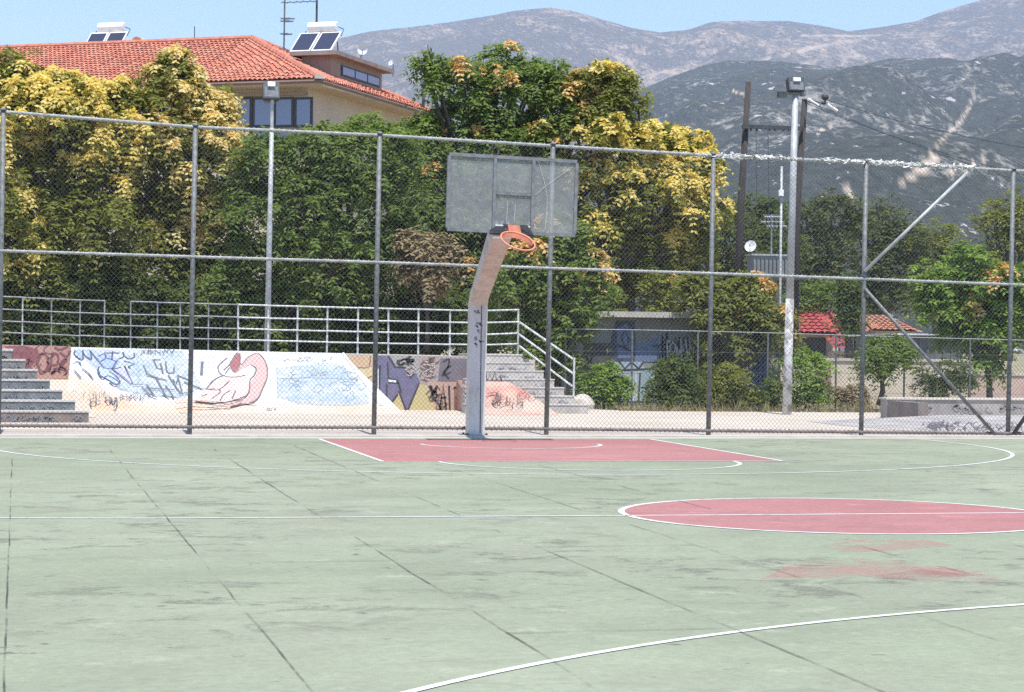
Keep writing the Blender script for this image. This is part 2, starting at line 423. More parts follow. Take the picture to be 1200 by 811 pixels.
off = Vector((0, -.02, 0))
rail(tops, .024, 'top_rail'); rail([p + off for p in mids], .022, 'middle_rail')
rail([f + Vector((0, -.02, .085)) for f in feet], .026, 'bottom_rail', True, pm('shaded_rail', (.20, .17, .16), (.12, .10, .095), 8, .7, .2))  # low rail's shade put into a darker, browner colour
def clip_line(p, d, x0, x1, za, zb):
    lo, hi = -1e9, 1e9                                  # clip p + t d to x in [x0,x1], z between two slanting rails
    for (n, c) in (((1, 0), x0), ((-1, 0), -x1), ((-za[1], 1), za[0]), ((zb[1], -1), -zb[0])):
        den = n[0] * d[0] + n[1] * d[1]; num = c - (n[0] * p[0] + n[1] * p[1])
        if abs(den) < 1e-9:
            if num > 0: return None
            continue
        t = num / den
        if den > 0: lo = max(lo, t)
        else: hi = min(hi, t)
    return (lo, hi) if hi - lo > .02 else None
for i in range(len(tops) - 1):
    x0, x1 = feet[i].x + .03, feet[i + 1].x - .0
    def rl(a, c):
        sl = (c.z - a.z) / (c.x - a.x); return (a.z - sl * a.x, sl)
    zb = rl(tops[i], tops[i + 1]); za = rl(feet[i] + Vector((0, 0, .06)), feet[i + 1] + Vector((0, 0, .06)))
    mb = MB(); pitch = .068; rw = .0021
    for sgn in (1, -1):
        yy = FY + .047 + .0035 * sgn
        k0 = int((x0 - 6) / pitch); k1 = int((x1 + 6) / pitch)
        for k in range(k0, k1):
            p = (k * pitch, 0.); d = (sgn * 1., 1.08)
            c = clip_line(p, d, x0, x1, za, zb)
            if not c: continue
            A = Vector((p[0] + d[0] * c[0], yy, p[1] + d[1] * c[0])); B = Vector((p[0] + d[0] * c[1], yy, p[1] + d[1] * c[1]))
            # worn mesh: bulges and uneven diamonds
            P = []
            for t in np.linspace(0, 1, 7):
                q_ = A.lerp(B, t); e_ = math.sin(math.pi * min(1, max(0, t))) ** .5
                P.append(q_ + Vector((.016 * mnoise.noise(Vector((q_.x * 1.1, q_.z * 1.1, 1))), .05 * (.5 + mnoise.noise(Vector((q_.x * .7, q_.z * .7, 7)))), .016 * mnoise.noise(Vector((q_.x * 1.1, q_.z * 1.1, 13))))) * e_)
            mb.tube(P, rw, 3, False)
    mb.build('wire_mesh', mesh_mat, fence)
MB().tube([on_y(1013, 318, FY - .06), on_y(1134, 202, FY - .06)], .026, 8).build('brace', galv_light, fence, True)
MB().tube([on_y(1014, 339, FY - .06), on_y(1167, 510, FY - .06)], .028, 8).build('brace', galv, fence, True)
MB().tube([on_y(1188, 508, FY - .08), on_y(1290, 360, FY - .08)], .032, 8).build('brace', dark_metal, fence, True)
# torn white netting caught along the top rail
m, nt, b = nodes_of('frayed_white_netting'); b.inputs['Base Color'].default_value = (.78, .77, .74, 1); b.inputs['Roughness'].default_value = .9; net_m = m
mb = MB()
for i in range(2200):
    x = random.uniform(0, 1) ** .9
    px = 812 + x * 330; k = np.interp(px, [836, 1015, 1187.5], [182.5, 190.5, 200])
    dens = .55 + .45 * math.sin(px * .045) + (.4 if 1000 < px < 1130 else 0)
    if random.random() > dens: continue
    c = on_y(px, k + random.gauss(-.6, 1.3), FY + random.uniform(-.05, .05))
    a = Vector((random.gauss(0, .03), random.gauss(0, .015), random.gauss(0, .012))); d = Vector((random.gauss(0, .015), random.gauss(0, .015), random.gauss(0, .010)))
    mb.add([c - a, c + d, c + a, c - d * .6 + Vector((0, .02, 0))], [(0, 1, 2), (0, 2, 3)])
o = mb.build('torn_netting', net_m); tag(o, 'ragged white shreds of torn netting caught along the top rail of the chain link fence', 'torn netting')

def curve(pts, k=6):
    """Catmull-Rom through the points"""
    if len(pts) < 3: return pts
    P = [pts[0]] + list(pts) + [pts[-1]]; outp = []
    for i in range(1, len(P) - 2):
        for j in range(k):
            t = j / k; a, b_, c_, d_ = [np.array(P[i + o_], float) for o_ in (-1, 0, 1, 2)]
            outp.append(tuple(.5 * (2 * b_ + (c_ - a) * t + (2 * a - 5 * b_ + 4 * c_ - d_) * t * t + (3 * b_ - a - 3 * c_ + d_) * t ** 3)))
    outp.append(tuple(pts[-1])); return outp
# ================================================================== BASKETBALL HOOP
hoop = thing('basketball_hoop', 'basketball hoop with clear backboard and bent orange rim on a leaning grey pole', 'basketball hoop', on_y(556, 511, 1.0))
m, nt, b = nodes_of('hoop_pole_paint')
v = position(nt, (1, 1, .35)); n = noise_node(nt, v, 3.5, 8, .7); n2 = noise_node(nt, position(nt), 22, 5, .7)
r = ramp_node(nt, [(.3, (.36, .335, .30)), (.48, (.56, .53, .49)), (.68, (.64, .615, .58))], n)
k = ramp_node(nt, [(.62, (0, 0, 0)), (.74, (1, 1, 1))], n2)
c = mix_col(nt, math_node(nt, 'MULTIPLY', k.outputs[0], .7), r.outputs[0], (.24, .16, .12))
nt.links.new(c, b.inputs['Base Color']); b.inputs['Roughness'].default_value = .6
pole_m = m
m, nt, b = nodes_of('arm_pinkish_paint')  # pinkish grey arm coat, browner in noisy patches
v = position(nt); n = noise_node(nt, v, 3, 8, .7)
r = ramp_node(nt, [(.33, (.40, .30, .25)), (.5, (.58, .49, .44)), (.7, (.62, .56, .53))], n)
nt.links.new(r.outputs[0], b.inputs['Base Color']); b.inputs['Roughness'].default_value = .65
arm_m = m
PB = on_y(556.5, 511, 1.0); PT = on_y(560, 358, 1.0); AE = on_y(588, 268, -1.28)
PB.z = 0
w = .125
def rect(c, hx, d1, d2): return [c - Vector((hx, 0, 0)) - d1, c + Vector((hx, 0, 0)) - d1, c + Vector((hx, 0, 0)) + d2, c - Vector((hx, 0, 0)) + d2]
def loft(a, bq): 
    return MB().add(a + bq, [(3, 2, 1, 0), (4, 5, 6, 7)] + [(i, (i + 1) % 4, 4 + (i + 1) % 4, 4 + i) for i in range(4)])
dirA = (AE - PT).normalized(); nrm = Vector((0, dirA.z, -dirA.y)).normalized()
hy = Vector((0, .12, 0))
jl = rect(PT, w, hy, hy)
p = loft(rect(PB, w * .98, hy, hy), jl); pole = p.build('pole', pole_m, hoop)
MB().box((PB.x + .055, PB.y - .121, 1.0), (.012, .008, 1.9)).build('weld_seam', dark_metal, pole)
MB().box((PB.x, PB.y, .012), (.34, .36, .024)).build('base_plate', dark_metal, hoop)
for sx in (-1, 1):
    for sy in (-1, 1):
        MB().tube([(PB.x + sx * .145, PB.y + sy * .155, .02), (PB.x + sx * .145, PB.y + sy * .155, .05)], .018, 6).build('bolt', dark_metal, hoop)
ae = [AE + q for q in (Vector((-.13, -.03, -.14)), Vector((.13, -.03, -.14)), Vector((.13, .10, .12)), Vector((-.13, .10, .12)))]
def mixr(t, dy=0., dz=0.):
    return [a_.lerp(b_, t) + Vector((0, dy, dz)) for a_, b_ in zip(jl, ae)]
secs = [jl, mixr(.06, .035, .035), mixr(.14, .045, .04), ae]
p = MB().add([v_ for q_ in secs for v_ in q_], [(3, 2, 1, 0), (12, 13, 14, 15)] + [(4 * k + i, 4 * k + (i + 1) % 4, 4 * k + 4 + (i + 1) % 4, 4 * k + 4 + i) for k in range(3) for i in range(4)]); p.build('arm', arm_m, hoop)
# graffiti marks on the pole front
blk = MB()
for (cx, cy, s) in ((560, 365, 5), (558, 381, 4), (563, 379, 3), (558, 397, 4), (564, 400, 4), (558, 404, 3), (561, 388, 2)):
    c0 = on_y(cx, cy, .874)
    for i in range(7):
        a = Vector((random.uniform(-1, 1), 0, random.uniform(-1, 1))) * s * .006
        bb = a + Vector((random.uniform(-1, 1), 0, random.uniform(-1, 1))) * .035
        d = Vector((.006, 0, .006)); blk.add([c0 + a - d, c0 + a + d, c0 + bb + d, c0 + bb - d], [(0, 1, 2, 3)])
blk.build('graffiti_mark', pm('pole_ink', (.10, .09, .13), (.16, .15, .19), 9, .8), pole)
# backboard
BY = -1.49
q = {k: on_y(*v_, BY) for k, v_ in dict(TL=(526.5, 180.5), TR=(676, 189.5), BL=(524, 268.5), BR=(673, 276)).items()}
def bb(u, v_, y=0.):
    p_ = q['BL'].lerp(q['BR'], u).lerp(q['TL'].lerp(q['TR'], u), v_); return Vector((p_.x, BY + y, p_.z))
def bar(u0, v0, u1, v1, w_, dpt, mat_, name, parent, y=0.):
    a, c = bb(u0, v0, y), bb(u1, v1, y); d = (c - a).normalized(); nn = d.cross(Vector((0, 1, 0))) * w_ / 2; dy = Vector((0, dpt / 2, 0))
    A = [a - nn - dy, a + nn - dy, a + nn + dy, a - nn + dy]; B = [x + (c - a) for x in A]
    return loft(A, B).build(name, mat_, parent)
frame_m = pm('backboard_frame_paint', (.22, .225, .235), (.14, .145, .15), 12, .6, .1)
board = MB()
bar(0, 0, 1, 0, .045, .05, frame_m, 'frame_bar', hoop); bar(0, 1, 1, 1, .045, .05, frame_m, 'frame_bar', hoop)
bar(0, .02, 0, .98, .045, .049, frame_m, 'frame_bar', hoop); bar(1, .02, 1, .98, .045, .049, frame_m, 'frame_bar', hoop)
UA, UB_, VM = .358, .660, .515
bar(UA, .022, UA, .978, .042, .047, frame_m, 'frame_bar', hoop); bar(UB_, .022, UB_, .978, .042, .047, frame_m, 'frame_bar', hoop)
bar(UA + .014, VM, UB_ - .014, VM, .035, .045, frame_m, 'frame_bar', hoop)
bar(UA + .014, .085, UB_ - .014, .085, .02, .02, pm('white_board_line', (.75, .75, .74), (.6, .6, .6), 9, .6), 'target_line', hoop, -.012)
# scratched acrylic panes
m, nt, b = nodes_of('scratched_acrylic')
tr = nt.nodes.new('ShaderNodeBsdfTransparent'); mx = nt.nodes.new('ShaderNodeMixShader'); out = nt.nodes['Material Output']
tr.inputs['Color'].default_value = (.76, .78, .78, 1)
v = position(nt, (1, 1, 1)); n = noise_node(nt, v, 3.0, 8, .7, 1.2)
rot = nt.nodes.new('ShaderNodeMapping'); rot.inputs['Rotation'].default_value = (0, R(38), 0); rot.inputs['Scale'].default_value = (60, 1, 2.0)
gp = nt.nodes.new('ShaderNodeNewGeometry'); nt.links.new(gp.outputs['Position'], rot.inputs['Vector'])
n3 = noise_node(nt, rot.outputs[0], 1.3, 4, .7)
scr = ramp_node(nt, [(.62, (0, 0, 0)), (.72, (1, 1, 1))], n3)
rr = ramp_node(nt, [(.3, (.17, .17, .17)), (.7, (.29, .29, .29))], n)
fac = math_node(nt, 'MULTIPLY_ADD', scr.outputs[0], .16, rr.outputs[0])
nt.links.new(fac, mx.inputs[0]); nt.links.new(tr.outputs[0], mx.inputs[1]); nt.links.new(b.outputs[0], mx.inputs[2]); nt.links.new(mx.outputs[0], out.inputs[0])
b.inputs['Base Color'].default_value = (.60, .62, .61, 1); b.inputs['Roughness'].default_value = .35
acr = m
for (u0, v0, u1, v1) in ((.014, .02, UA - .014, .98), (UA + .014, .02, UB_ - .014, VM - .02), (UA + .014, VM + .02, UB_ - .014, .98), (UB_ + .014, .02, .986, .98)):
    A = [bb(u0, v0, -.005), bb(u1, v0, -.005), bb(u1, v1, -.005), bb(u0, v1, -.005)]
    loft(A, [x + Vector((0, .01, 0)) for x in A]).build('acrylic_pane', acr, hoop)
# long scratches and a crack in the right pane
sm_ = pm('scratch_white', (.62, .63, .62), (.5, .5, .5), 9, .7)
for ln in ([(.70, .95), (.76, .62), (.775, .40), (.765, .06)], [(.68, .52), (.80, .70), (.97, .93)], [(.46, .14), (.465, .42)], [(.52, .14), (.525, .38)]):
    MB().tube([bb(u, v_, -.008) for u, v_ in curve(ln, 5)], .003, 4).build('scratch', sm_, hoop)
# struts from arm to board, dark bracket plates, orange plate and bent rim
for u in (.36, .62):
    MB().tube([AE + Vector((0, .08, 0)), bb(u, .55, .03)], .02, 6).build('strut', dark_metal, hoop)
bar(.34, -.005, .68, -.005, .07, .09, dark_metal, 'bracket', hoop, .045)
for pts in ([(574, 269.5), (590, 270.5), (592, 267), (580, 266)], [(590, 262.5), (618, 264), (627, 277), (619, 273), (608, 267), (592, 266)]):
    A = [on_y(x, y, BY - .05) for x, y in pts]
    MB().prism(A, (0, .045, 0)).build('bracket', dark_metal, hoop)
orange = pm('orange_rim_paint', (.78, .27, .16), (.52, .20, .12), 14, .55)
A = [on_y(x, y, BY - .09) for x, y in ((595, 263), (609, 264), (611, 273.5), (597, 272.5))]
MB().prism(A, (0, .035, 0)).build('rim_plate', orange, hoop)
rc = on_y(607, 282.5, BY - .30); rr_ = .238; tilt = R(33); pts = []
ux = Vector((1, 0, -.16)).normalized(); uy = Vector((0, -math.cos(tilt), -math.sin(tilt)))
P = [rc + ux * math.cos(t) * rr_ + uy * math.sin(t) * rr_ for t in np.linspace(0, 2 * math.pi, 41)]
MB().tube(P, .013, 7, False).build('rim', orange, hoop, True)
P = [rc + ux * math.cos(t) * (rr_ - .01) + uy * math.sin(t) * (rr_ - .01) for t in np.linspace(math.pi * 1.12, math.pi * 1.9, 14)]
mb = MB(); 
for a, c in zip(P[:-1], P[1:]): mb.prism([a, c, c + Vector((0, .005, -.075)), a + Vector((0, .005, -.075))], (0, .006, .0))
mb.build('rim_apron', orange, hoop)

# ================================================================== SKATE AREA: terrace, banks, stairs
PY = 13.0
terrace_m = pm('terrace_concrete', (.52, .48, .43), (.40, .37, .33), 1.5, .9)
terr = thing('concrete_terrace', 'raised concrete terrace with a graffiti covered front wall behind the fence', 'terrace', (-2, PY, 0))
Lx = -24.; Rx = on_y(612, 417, 14.2).x
tA, tB = on_y(85, 407.5, PY), on_y(560, 418, PY)
def top_z(x): return np.interp(x, [on_y(0, 403.5, PY).x, tA.x, on_y(401, 415, PY).x, tB.x], [on_y(0, 403.5, PY).z, tA.z, on_y(401, 415, PY).z, tB.z])
xs = [Lx, tA.x, on_y(401, 415, PY).x, tB.x]
prof = [(x, float(top_z(x))) for x in xs]
mb = MB()
for (xa, za), (xb, zb) in zip(prof[:-1], prof[1:]):
    mb.prism([(xa, PY, -.1), (xb, PY, -.1), (xb, PY, zb), (xa, PY, za)], (0, 4.0, 0))
mb.build('front_wall', terrace_m, terr)
MB().prism([(tB.x, 13.0, -.1), (Rx, 13.0, -.1), (Rx, 13.0, 1.06), (tB.x, 13.0, tB.z - .004)], (0, 4.0, 0)).build('landing', concrete, terr)

# flat painted areas and sprayed strokes that lie on a sloping or upright face
def facepoly(parent, name, pix, p0, n, mat, off=.006):
    return MB().poly([on_plane(x, y, p0, n) + n * off for x, y in pix]).build(name, mat, parent)
def strokes(mb, lines_, p0, n, wpx, off=.010):
    for ln in lines_:
        P = [on_plane(x, y, p0, n) + n * off for x, y in ln]
        w_ = wpx / F_PX * (P[0] - CAM).length; L = []; Q = []
        for i, p_ in enumerate(P):
            d = (P[min(i + 1, len(P) - 1)] - P[max(i - 1, 0)])
            if d.length < 1e-6: d = Vector((1, 0, 0))
            s_ = n.cross(d.normalized()) * (w_ / 2 * random.uniform(.75, 1.15)); L.append(p_ + s_); Q.append(p_ - s_)
        k = len(P); mb.add(L + Q, [(i, i + 1, k + i + 1, k + i) for i in range(k - 1)])
    return mb
def scribble(x0, y0, x1, y1, n, seed, lean=.3, hgt=1.):
    rnd = random.Random(seed); res = []
    step = (x1 - x0) / max(1, n)
    for i in range(n):
        cx = x0 + step * (i + .5); h = (y1 - y0) * hgt; cy = (y0 + y1) / 2
        kx = step * .55
        pts = [(cx + rnd.uniform(-kx, kx) + lean * rnd.uniform(-1, 1) * 2, cy + rnd.uniform(-h / 2, h / 2)) for _ in range(rnd.choice((3, 4, 5)))]
        res.append(curve(pts, 4))
    return res
def swirls(x0, y0, x1, y1, n, seed, r):
    rnd = random.Random(seed); res = []
    for _ in range(n):
        cx, cy = rnd.uniform(x0 + r, x1 - r), rnd.uniform(y0 + r * .6, y1 - r * .6); a = rnd.uniform(0, 6.3); k = rnd.uniform(2, 5.5); rr0 = r * rnd.uniform(.4, 1.3)
        res.append(curve([(cx + rr0 * math.cos(a + k * t) * (1 - .4 * t) + rnd.uniform(-1, 1), cy + .6 * rr0 * math.sin(a + k * t) + rnd.uniform(-1, 1)) for t in np.linspace(0, 1, 5)], 4))
    return res
inkc = {}
def ink(name, c):
    return pm('spray_' + name, c, tuple(x * .8 + .06 for x in c), 7, .75)
WN = Vector((0, -1, 0)); WP = Vector((0, PY, 0))
# ---- upright wall paint, left (red lettering)
wallp = [o_ for o_ in terr.children if o_.name.startswith('front_wall')][0]
facepoly(wallp, 'paint_patch', [(-6, 403.6), (83, 405.8), (83, 444), (40, 444), (-6, 440)], WP, WN, ink('salmon', (.45, .25, .20)))
facepoly(wallp, 'paint_patch', [(5, 406), (26, 405), (44, 409), (46, 420), (36, 430), (28, 425), (14, 424), (14, 414)], WP, WN, ink('maroon', (.26, .075, .085)), .009)
dr = MB()
strokes(dr, [curve([(28, 410), (24, 420), (28, 431), (33, 424), (30, 412)]), curve([(36, 412), (34, 425), (34, 436)]), curve([(46, 420), (44, 428), (48, 438), (55, 432), (56, 420), (50, 414), (46, 420)]), curve([(58, 434), (61, 418), (62, 414), (68, 417), (67, 427), (60, 428)]), curve([(69, 436), (72, 424), (78, 421), (72, 430), (78, 434)]), curve([(64, 407), (70, 410), (80, 406)]), curve([(70, 413), (78, 418), (82, 411)]), curve([(60, 439), (66, 434), (60, 438)])], WP, WN, 2.6)
strokes(dr, swirls(8, 405, 82, 442, 20, 5, 8), WP, WN, 1.3)
dr.build('graffiti', ink('dark_red', (.19, .06, .07)), wallp)
# ---- upright wall paint, right part (purple letters, tags)
facepoly(wallp, 'paint_patch', [(398, 415.5), (437, 416.3), (437, 470), (420, 440)], WP, WN, ink('peach', (.60, .40, .24)))
facepoly(wallp, 'paint_patch', [(411, 431), (436, 430), (436, 443), (420, 443)], WP, WN, ink('sand_yellow', (.66, .53, .28)), .009)
dr = MB(); strokes(dr, [curve([(411, 432), (420, 431), (432, 430), (434, 417)]), curve([(418, 442), (428, 443), (436, 441)]), curve([(424, 447), (430, 452), (434, 456)])], WP, WN, 1.3); dr.build('graffiti', ink('brown', (.22, .13, .09)), wallp)
facepoly(wallp, 'paint_patch', [(437, 416), (560, 418.5), (560, 483), (462, 481), (437, 468)], WP, WN, ink('dusty_pink', (.38, .30, .27)))
facepoly(wallp, 'paint_patch', [(455, 481), (462, 463), (468, 458), (476, 481.5)], WP, WN, ink('straw', (.52, .43, .20)), .009)
facepoly(wallp, 'paint_patch', [(476, 481.5), (492, 450), (503, 452), (506, 470), (514, 483)], WP, WN, ink('straw', (.52, .43, .20)), .009)
facepoly(wallp, 'paint_patch', [(442, 417), (456, 417), (464, 431), (474, 431), (481, 443), (487, 436), (492, 448), (478, 481), (474, 480), (467, 460), (458, 474), (452, 475), (442, 463)], WP, WN, ink('violet', (.135, .12, .21)), .012)
facepoly(wallp, 'paint_patch', [(458, 417.3), (491, 418), (493, 445), (484, 440), (475, 430), (463, 430)], WP, WN, ink('grey_wash', (.34, .33, .30)), .010)
facepoly(wallp, 'paint_patch', [(516, 420), (548, 420.5), (548, 446), (513, 447)], WP, WN, ink('mauve_grey', (.155, .135, .16)), .011)
facepoly(wallp, 'paint_patch', [(500, 447), (560, 448), (560, 482.5), (510, 482)], WP, WN, ink('peach_pink', (.50, .32, .24)), .011)
dr = MB()
strokes(dr, [[(455, 417), (463, 430), (474, 430.5), (481, 443), (486, 437)], [(491, 449), (478, 480)], [(467, 458), (476, 481)], [(454, 424), (455, 443), (466, 446), (470, 460)], [(453, 450), (453, 473)], [(455, 448), (467, 449)]], WP, WN, 2.0, .016)
strokes(dr, [[(445, 428), (444, 464)], [(457, 474), (466, 462)]], WP, WN, 2.2, .016)
strokes(dr, swirls(462, 418, 492, 430, 12, 3, 5), WP, WN, 1.8, .016)
strokes(dr, [curve([(519, 424), (526, 421), (524, 432), (518, 440), (528, 436)]), curve([(526, 444), (520, 436), (528, 428)])], WP, WN, 2.0, .016)
# sprayed capitals A H P with a tail
strokes(dr, [curve([(505, 452), (508, 466), (514, 474), (518, 482)]), curve([(504, 466), (512, 452), (508, 461), (503, 452)]), [(515, 481), (519, 451), (523, 482)], [(516, 466), (523, 466)], [(526, 452), (527, 482)], curve([(505, 456), (512, 464), (506, 468)])], WP, WN, 2.8, .016)
dr.build('graffiti', black_paint, wallp)
dr = MB(); strokes(dr, [[(533, 453), (533, 482)], curve([(531, 455), (540, 453), (544, 459), (540, 465), (533, 466)]), curve([(545, 452), (546, 470), (543, 482)])], WP, WN, 2.2, .016)
strokes(dr, swirls(490, 418, 516, 450, 14, 9, 7), WP, WN, 1.5, .016); strokes(dr, swirls(498, 450, 528, 482, 9, 19, 7), WP, WN, 1.5, .016)
dr.build('graffiti', ink('dark_brown', (.16, .085, .06)), wallp)
dr = MB(); strokes(dr, [[(455, 446), (464, 447)]], WP, WN, 2.4, .018); strokes(dr, [[(443, 432), (443, 462)]], WP, WN, 1.0, .018); dr.build('graffiti', ink('white', (.75, .74, .72)), wallp)
dr = MB(); strokes(dr, swirls(488, 419, 514, 447, 9, 29, 6), WP, WN, 1.8, .017); strokes(dr, swirls(466, 420, 492, 442, 8, 28, 6), WP, WN, 1.4, .017); dr.build('graffiti', ink('pale_pink', (.48, .38, .35)), wallp)

# ---- white bank sloping down from the terrace edge
bank = thing('sloping_bank', 'white painted concrete bank with blue, black and pink graffiti sloping off the terrace', 'skate bank', (-2, 12, 0))
BFY = 10.7
A = on_y(84, 407.5, PY); B = on_y(401, 414.6, PY); C = on_z(452, 484, .0); D = Vector((A.x - .15, BFY, .0)); Cb = on_y(457, 482, PY - .02); Cb.z = 0
A.z += .012; B.z += .012; A.y -= .004; B.y -= .004
C = Vector((Cb.x - .10, BFY, 0.))
m, nt, b = nodes_of('painted_bank_concrete')
v = position(nt); n = noise_node(nt, v, .9, 6, .65); n2 = noise_node(nt, v, 9, 6, .7)
sep = nt.nodes.new('ShaderNodeSeparateXYZ'); nt.links.new(v, sep.inputs[0])
hgt = math_node(nt, 'ADD', sep.outputs['Z'], math_node(nt, 'MULTIPLY_ADD', n, .22, -.11))
# unpainted to the lower left, white paint above
xl = math_node(nt, 'MULTIPLY_ADD', sep.outputs['X'], .42, 5.75 * .42 + .12)       # grows to the right
edge = math_node(nt, 'MINIMUM', math_node(nt, 'SUBTRACT', hgt, .20), math_node(nt, 'ADD', math_node(nt, 'MULTIPLY_ADD', hgt, .9, -.78), xl))
wm = ramp_node(nt, [(.40, (0, 0, 0)), (.62, (1, 1, 1))], math_node(nt, 'ADD', edge, .5))
low = ramp_node(nt, [(.30, (.52, .34, .23)), (.45, (.56, .42, .31)), (.6, (.55, .46, .38))], n)
wh = ramp_node(nt, [(.3, (.42, .445, .46)), (.48, (.52, .535, .54)), (.66, (.60, .61, .61))], noise_node(nt, v, 2.2, 8, .75))
c = mix_col(nt, wm.outputs[0], low.outputs[0], wh.outputs[0])
nt.links.new(c, b.inputs['Base Color']); b.inputs['Roughness'].default_value = .85
bank_m = m
mb = MB(); mb.add([A, B, C, D, Cb, Vector((A.x, PY - .004, 0))], [(0, 3, 2, 1), (1, 2, 4), (0, 5, 3)])
bf = mb.build('bank_face', bank_m, bank)
BP = A.copy(); BN = (C - A).cross(B - A).normalized()
if BN.y > 0: BN = -BN
blue = ink('pale_blue', (.26, .34, .55)); navy = ink('navy', (.045, .06, .125)); grey_ink = ink('dark_grey', (.10, .105, .135))
facepoly(bank, 'paint_patch', [(88, 411), (96, 410), (98, 421), (92, 420)], BP, BN, blue)
facepoly(bank, 'paint_patch', [(102, 411), (107, 412), (107, 420), (101, 418)], BP, BN, blue)
facepoly(bank, 'paint_patch', [(114, 417), (126, 414), (140, 423), (134, 431), (126, 432), (118, 428)], BP, BN, blue)
facepoly(bank, 'paint_patch', [(115, 430), (126, 433), (141, 448), (136, 450), (118, 440)], BP, BN, ink('ice_blue', (.36, .44, .58)))
facepoly(bank, 'paint_patch', [(132, 433), (143, 431), (155, 447), (153, 450)], BP, BN, ink('lilac', (.38, .38, .56)))
dr = MB()
strokes(dr, [curve([(88, 411), (87, 415), (92, 420), (97, 421), (97, 412)]), curve([(97, 411), (98, 415), (103, 420), (107, 421), (106, 412)]), [(105, 411), (122, 432), (131, 433), (138, 422)],
             curve([(115, 418), (122, 415), (124, 420), (118, 424)]), [(122, 414), (140, 414)], [(132, 412), (131, 422)], [(126, 420), (136, 424)], [(131, 433), (142, 431)], curve([(144, 413), (145, 418), (139, 421)]), curve([(157, 414), (157, 419), (151, 421), (147, 418)]), [(145, 423), (158, 427), (150, 430), (153, 432)],
             curve([(116, 430), (115, 436), (120, 443), (128, 441), (140, 449), (134, 451), (128, 447)]), curve([(128, 436), (136, 441), (141, 448)]), [(132, 433), (156, 451), (146, 429)], [(156, 451), (168, 451)]], BP, BN, 1.9)
dr.build('graffiti', navy, bank)
dr = MB()
strokes(dr, [curve([(86, 425), (92, 424), (95, 428)]), [(87, 434), (95, 443)], curve([(96, 432), (103, 437), (109, 444)]), curve([(89, 460), (89, 464), (84, 467)]),
             curve([(107, 476), (106, 469), (112, 467), (112, 472), (107, 473)]), [(114, 471), (118, 470)], curve([(126, 471), (123, 467), (128, 466), (129, 471), (124, 472)]), curve([(130, 466), (133, 472), (136, 466), (137, 474), (133, 478)]), [(97, 471), (98, 475)], [(134, 480), (136, 483)],
             ], BP, BN, 1.6)
strokes(dr, [[(168, 428), (172, 438), (183, 443), (194, 464)], [(172, 440), (196, 446)], [(180, 422), (184, 432), (190, 433)], [(178, 422), (188, 422)], [(188, 426), (191, 438)], curve([(194, 424), (196, 436), (203, 437), (204, 430)]), [(170, 455), (205, 457)], [(166, 454), (176, 463), (184, 466)], [(172, 451), (180, 463)], [(197, 440), (212, 462)], [(208, 440), (214, 462), (220, 460)], [(208, 440), (222, 446)], [(194, 452), (204, 467)], [(216, 448), (236, 456)], [(203, 445), (206, 450), (209, 444)], [(190, 461), (198, 466)]], BP, BN, 2.0)
strokes(dr, scribble(165, 409, 205, 417, 18, 41), BP, BN, .8)
strokes(dr, [[(237, 424), (236, 440)]], BP, BN, 3.0)
strokes(dr, scribble(140, 462, 175, 468, 12, 44), BP, BN, .8); strokes(dr, scribble(312, 478, 324, 480, 6, 45), BP, BN, .8)
strokes(dr, scribble(84, 456, 130, 468, 14, 46), BP, BN, .45)
dr.build('graffiti', grey_ink, bank)
# pink long-necked swirl with a feathered wing
facepoly(bank, 'paint_patch', curve([(272, 425), (276, 415), (283, 416), (282, 428), (292, 418), (303, 415), (312, 425), (314, 440), (308, 453), (303, 466), (296, 472), (284, 474), (268, 476), (284, 470), (292, 462), (293, 450), (299, 441), (301, 432), (294, 428), (286, 431), (276, 437), (271, 431)], 4), BP, BN, ink('swirl_pink', (.50, .33, .30)))
facepoly(bank, 'paint_patch', curve([(269, 427), (276, 416), (281, 417), (281, 430), (275, 437), (270, 432)], 4), BP, BN, ink('swirl_red', (.27, .10, .10)), .009)
facepoly(bank, 'paint_patch', curve([(228, 470), (240, 457), (256, 444), (270, 441), (290, 440), (293, 450), (290, 462), (270, 470), (250, 472)], 4), BP, BN, ink('swirl_blush', (.58, .46, .42)), .005)
dr = MB()
strokes(dr, [curve([(269, 427), (277, 415), (281, 416), (282, 428), (292, 418), (303, 415), (312, 427), (313, 442), (308, 455), (302, 467), (292, 473)]), curve([(294, 428), (300, 432), (298, 440), (293, 446), (292, 458), (286, 466), (274, 469)]),
             curve([(266, 420), (256, 429), (258, 438), (268, 442), (278, 442), (288, 440)]), curve([(270, 427), (262, 434)]), curve([(269, 431), (264, 438)]), curve([(242, 456), (250, 446), (262, 440)]), curve([(240, 456), (256, 457), (269, 447)]), curve([(256, 457), (258, 460), (248, 468)]), curve([(270, 458), (262, 463), (258, 470)]), curve([(276, 458), (272, 468)]), curve([(227, 470), (245, 472), (262, 473), (285, 468)]), curve([(220, 477), (240, 478), (262, 477), (280, 475)]), curve([(222, 450), (238, 456), (252, 456)]), curve([(243, 462), (236, 465)]), curve([(284, 473), (270, 477)])], BP, BN, 1.5)
dr.build('graffiti', ink('plum_line', (.15, .085, .09)), bank)
dr = MB(); strokes(dr, [[(205, 470), (240, 470), (300, 474)], [(205, 477), (225, 474), (270, 478)], [(210, 481), (260, 483)]], BP, BN, 1.3); dr.build('graffiti', ink('rust_orange', (.56, .28, .17)), bank)
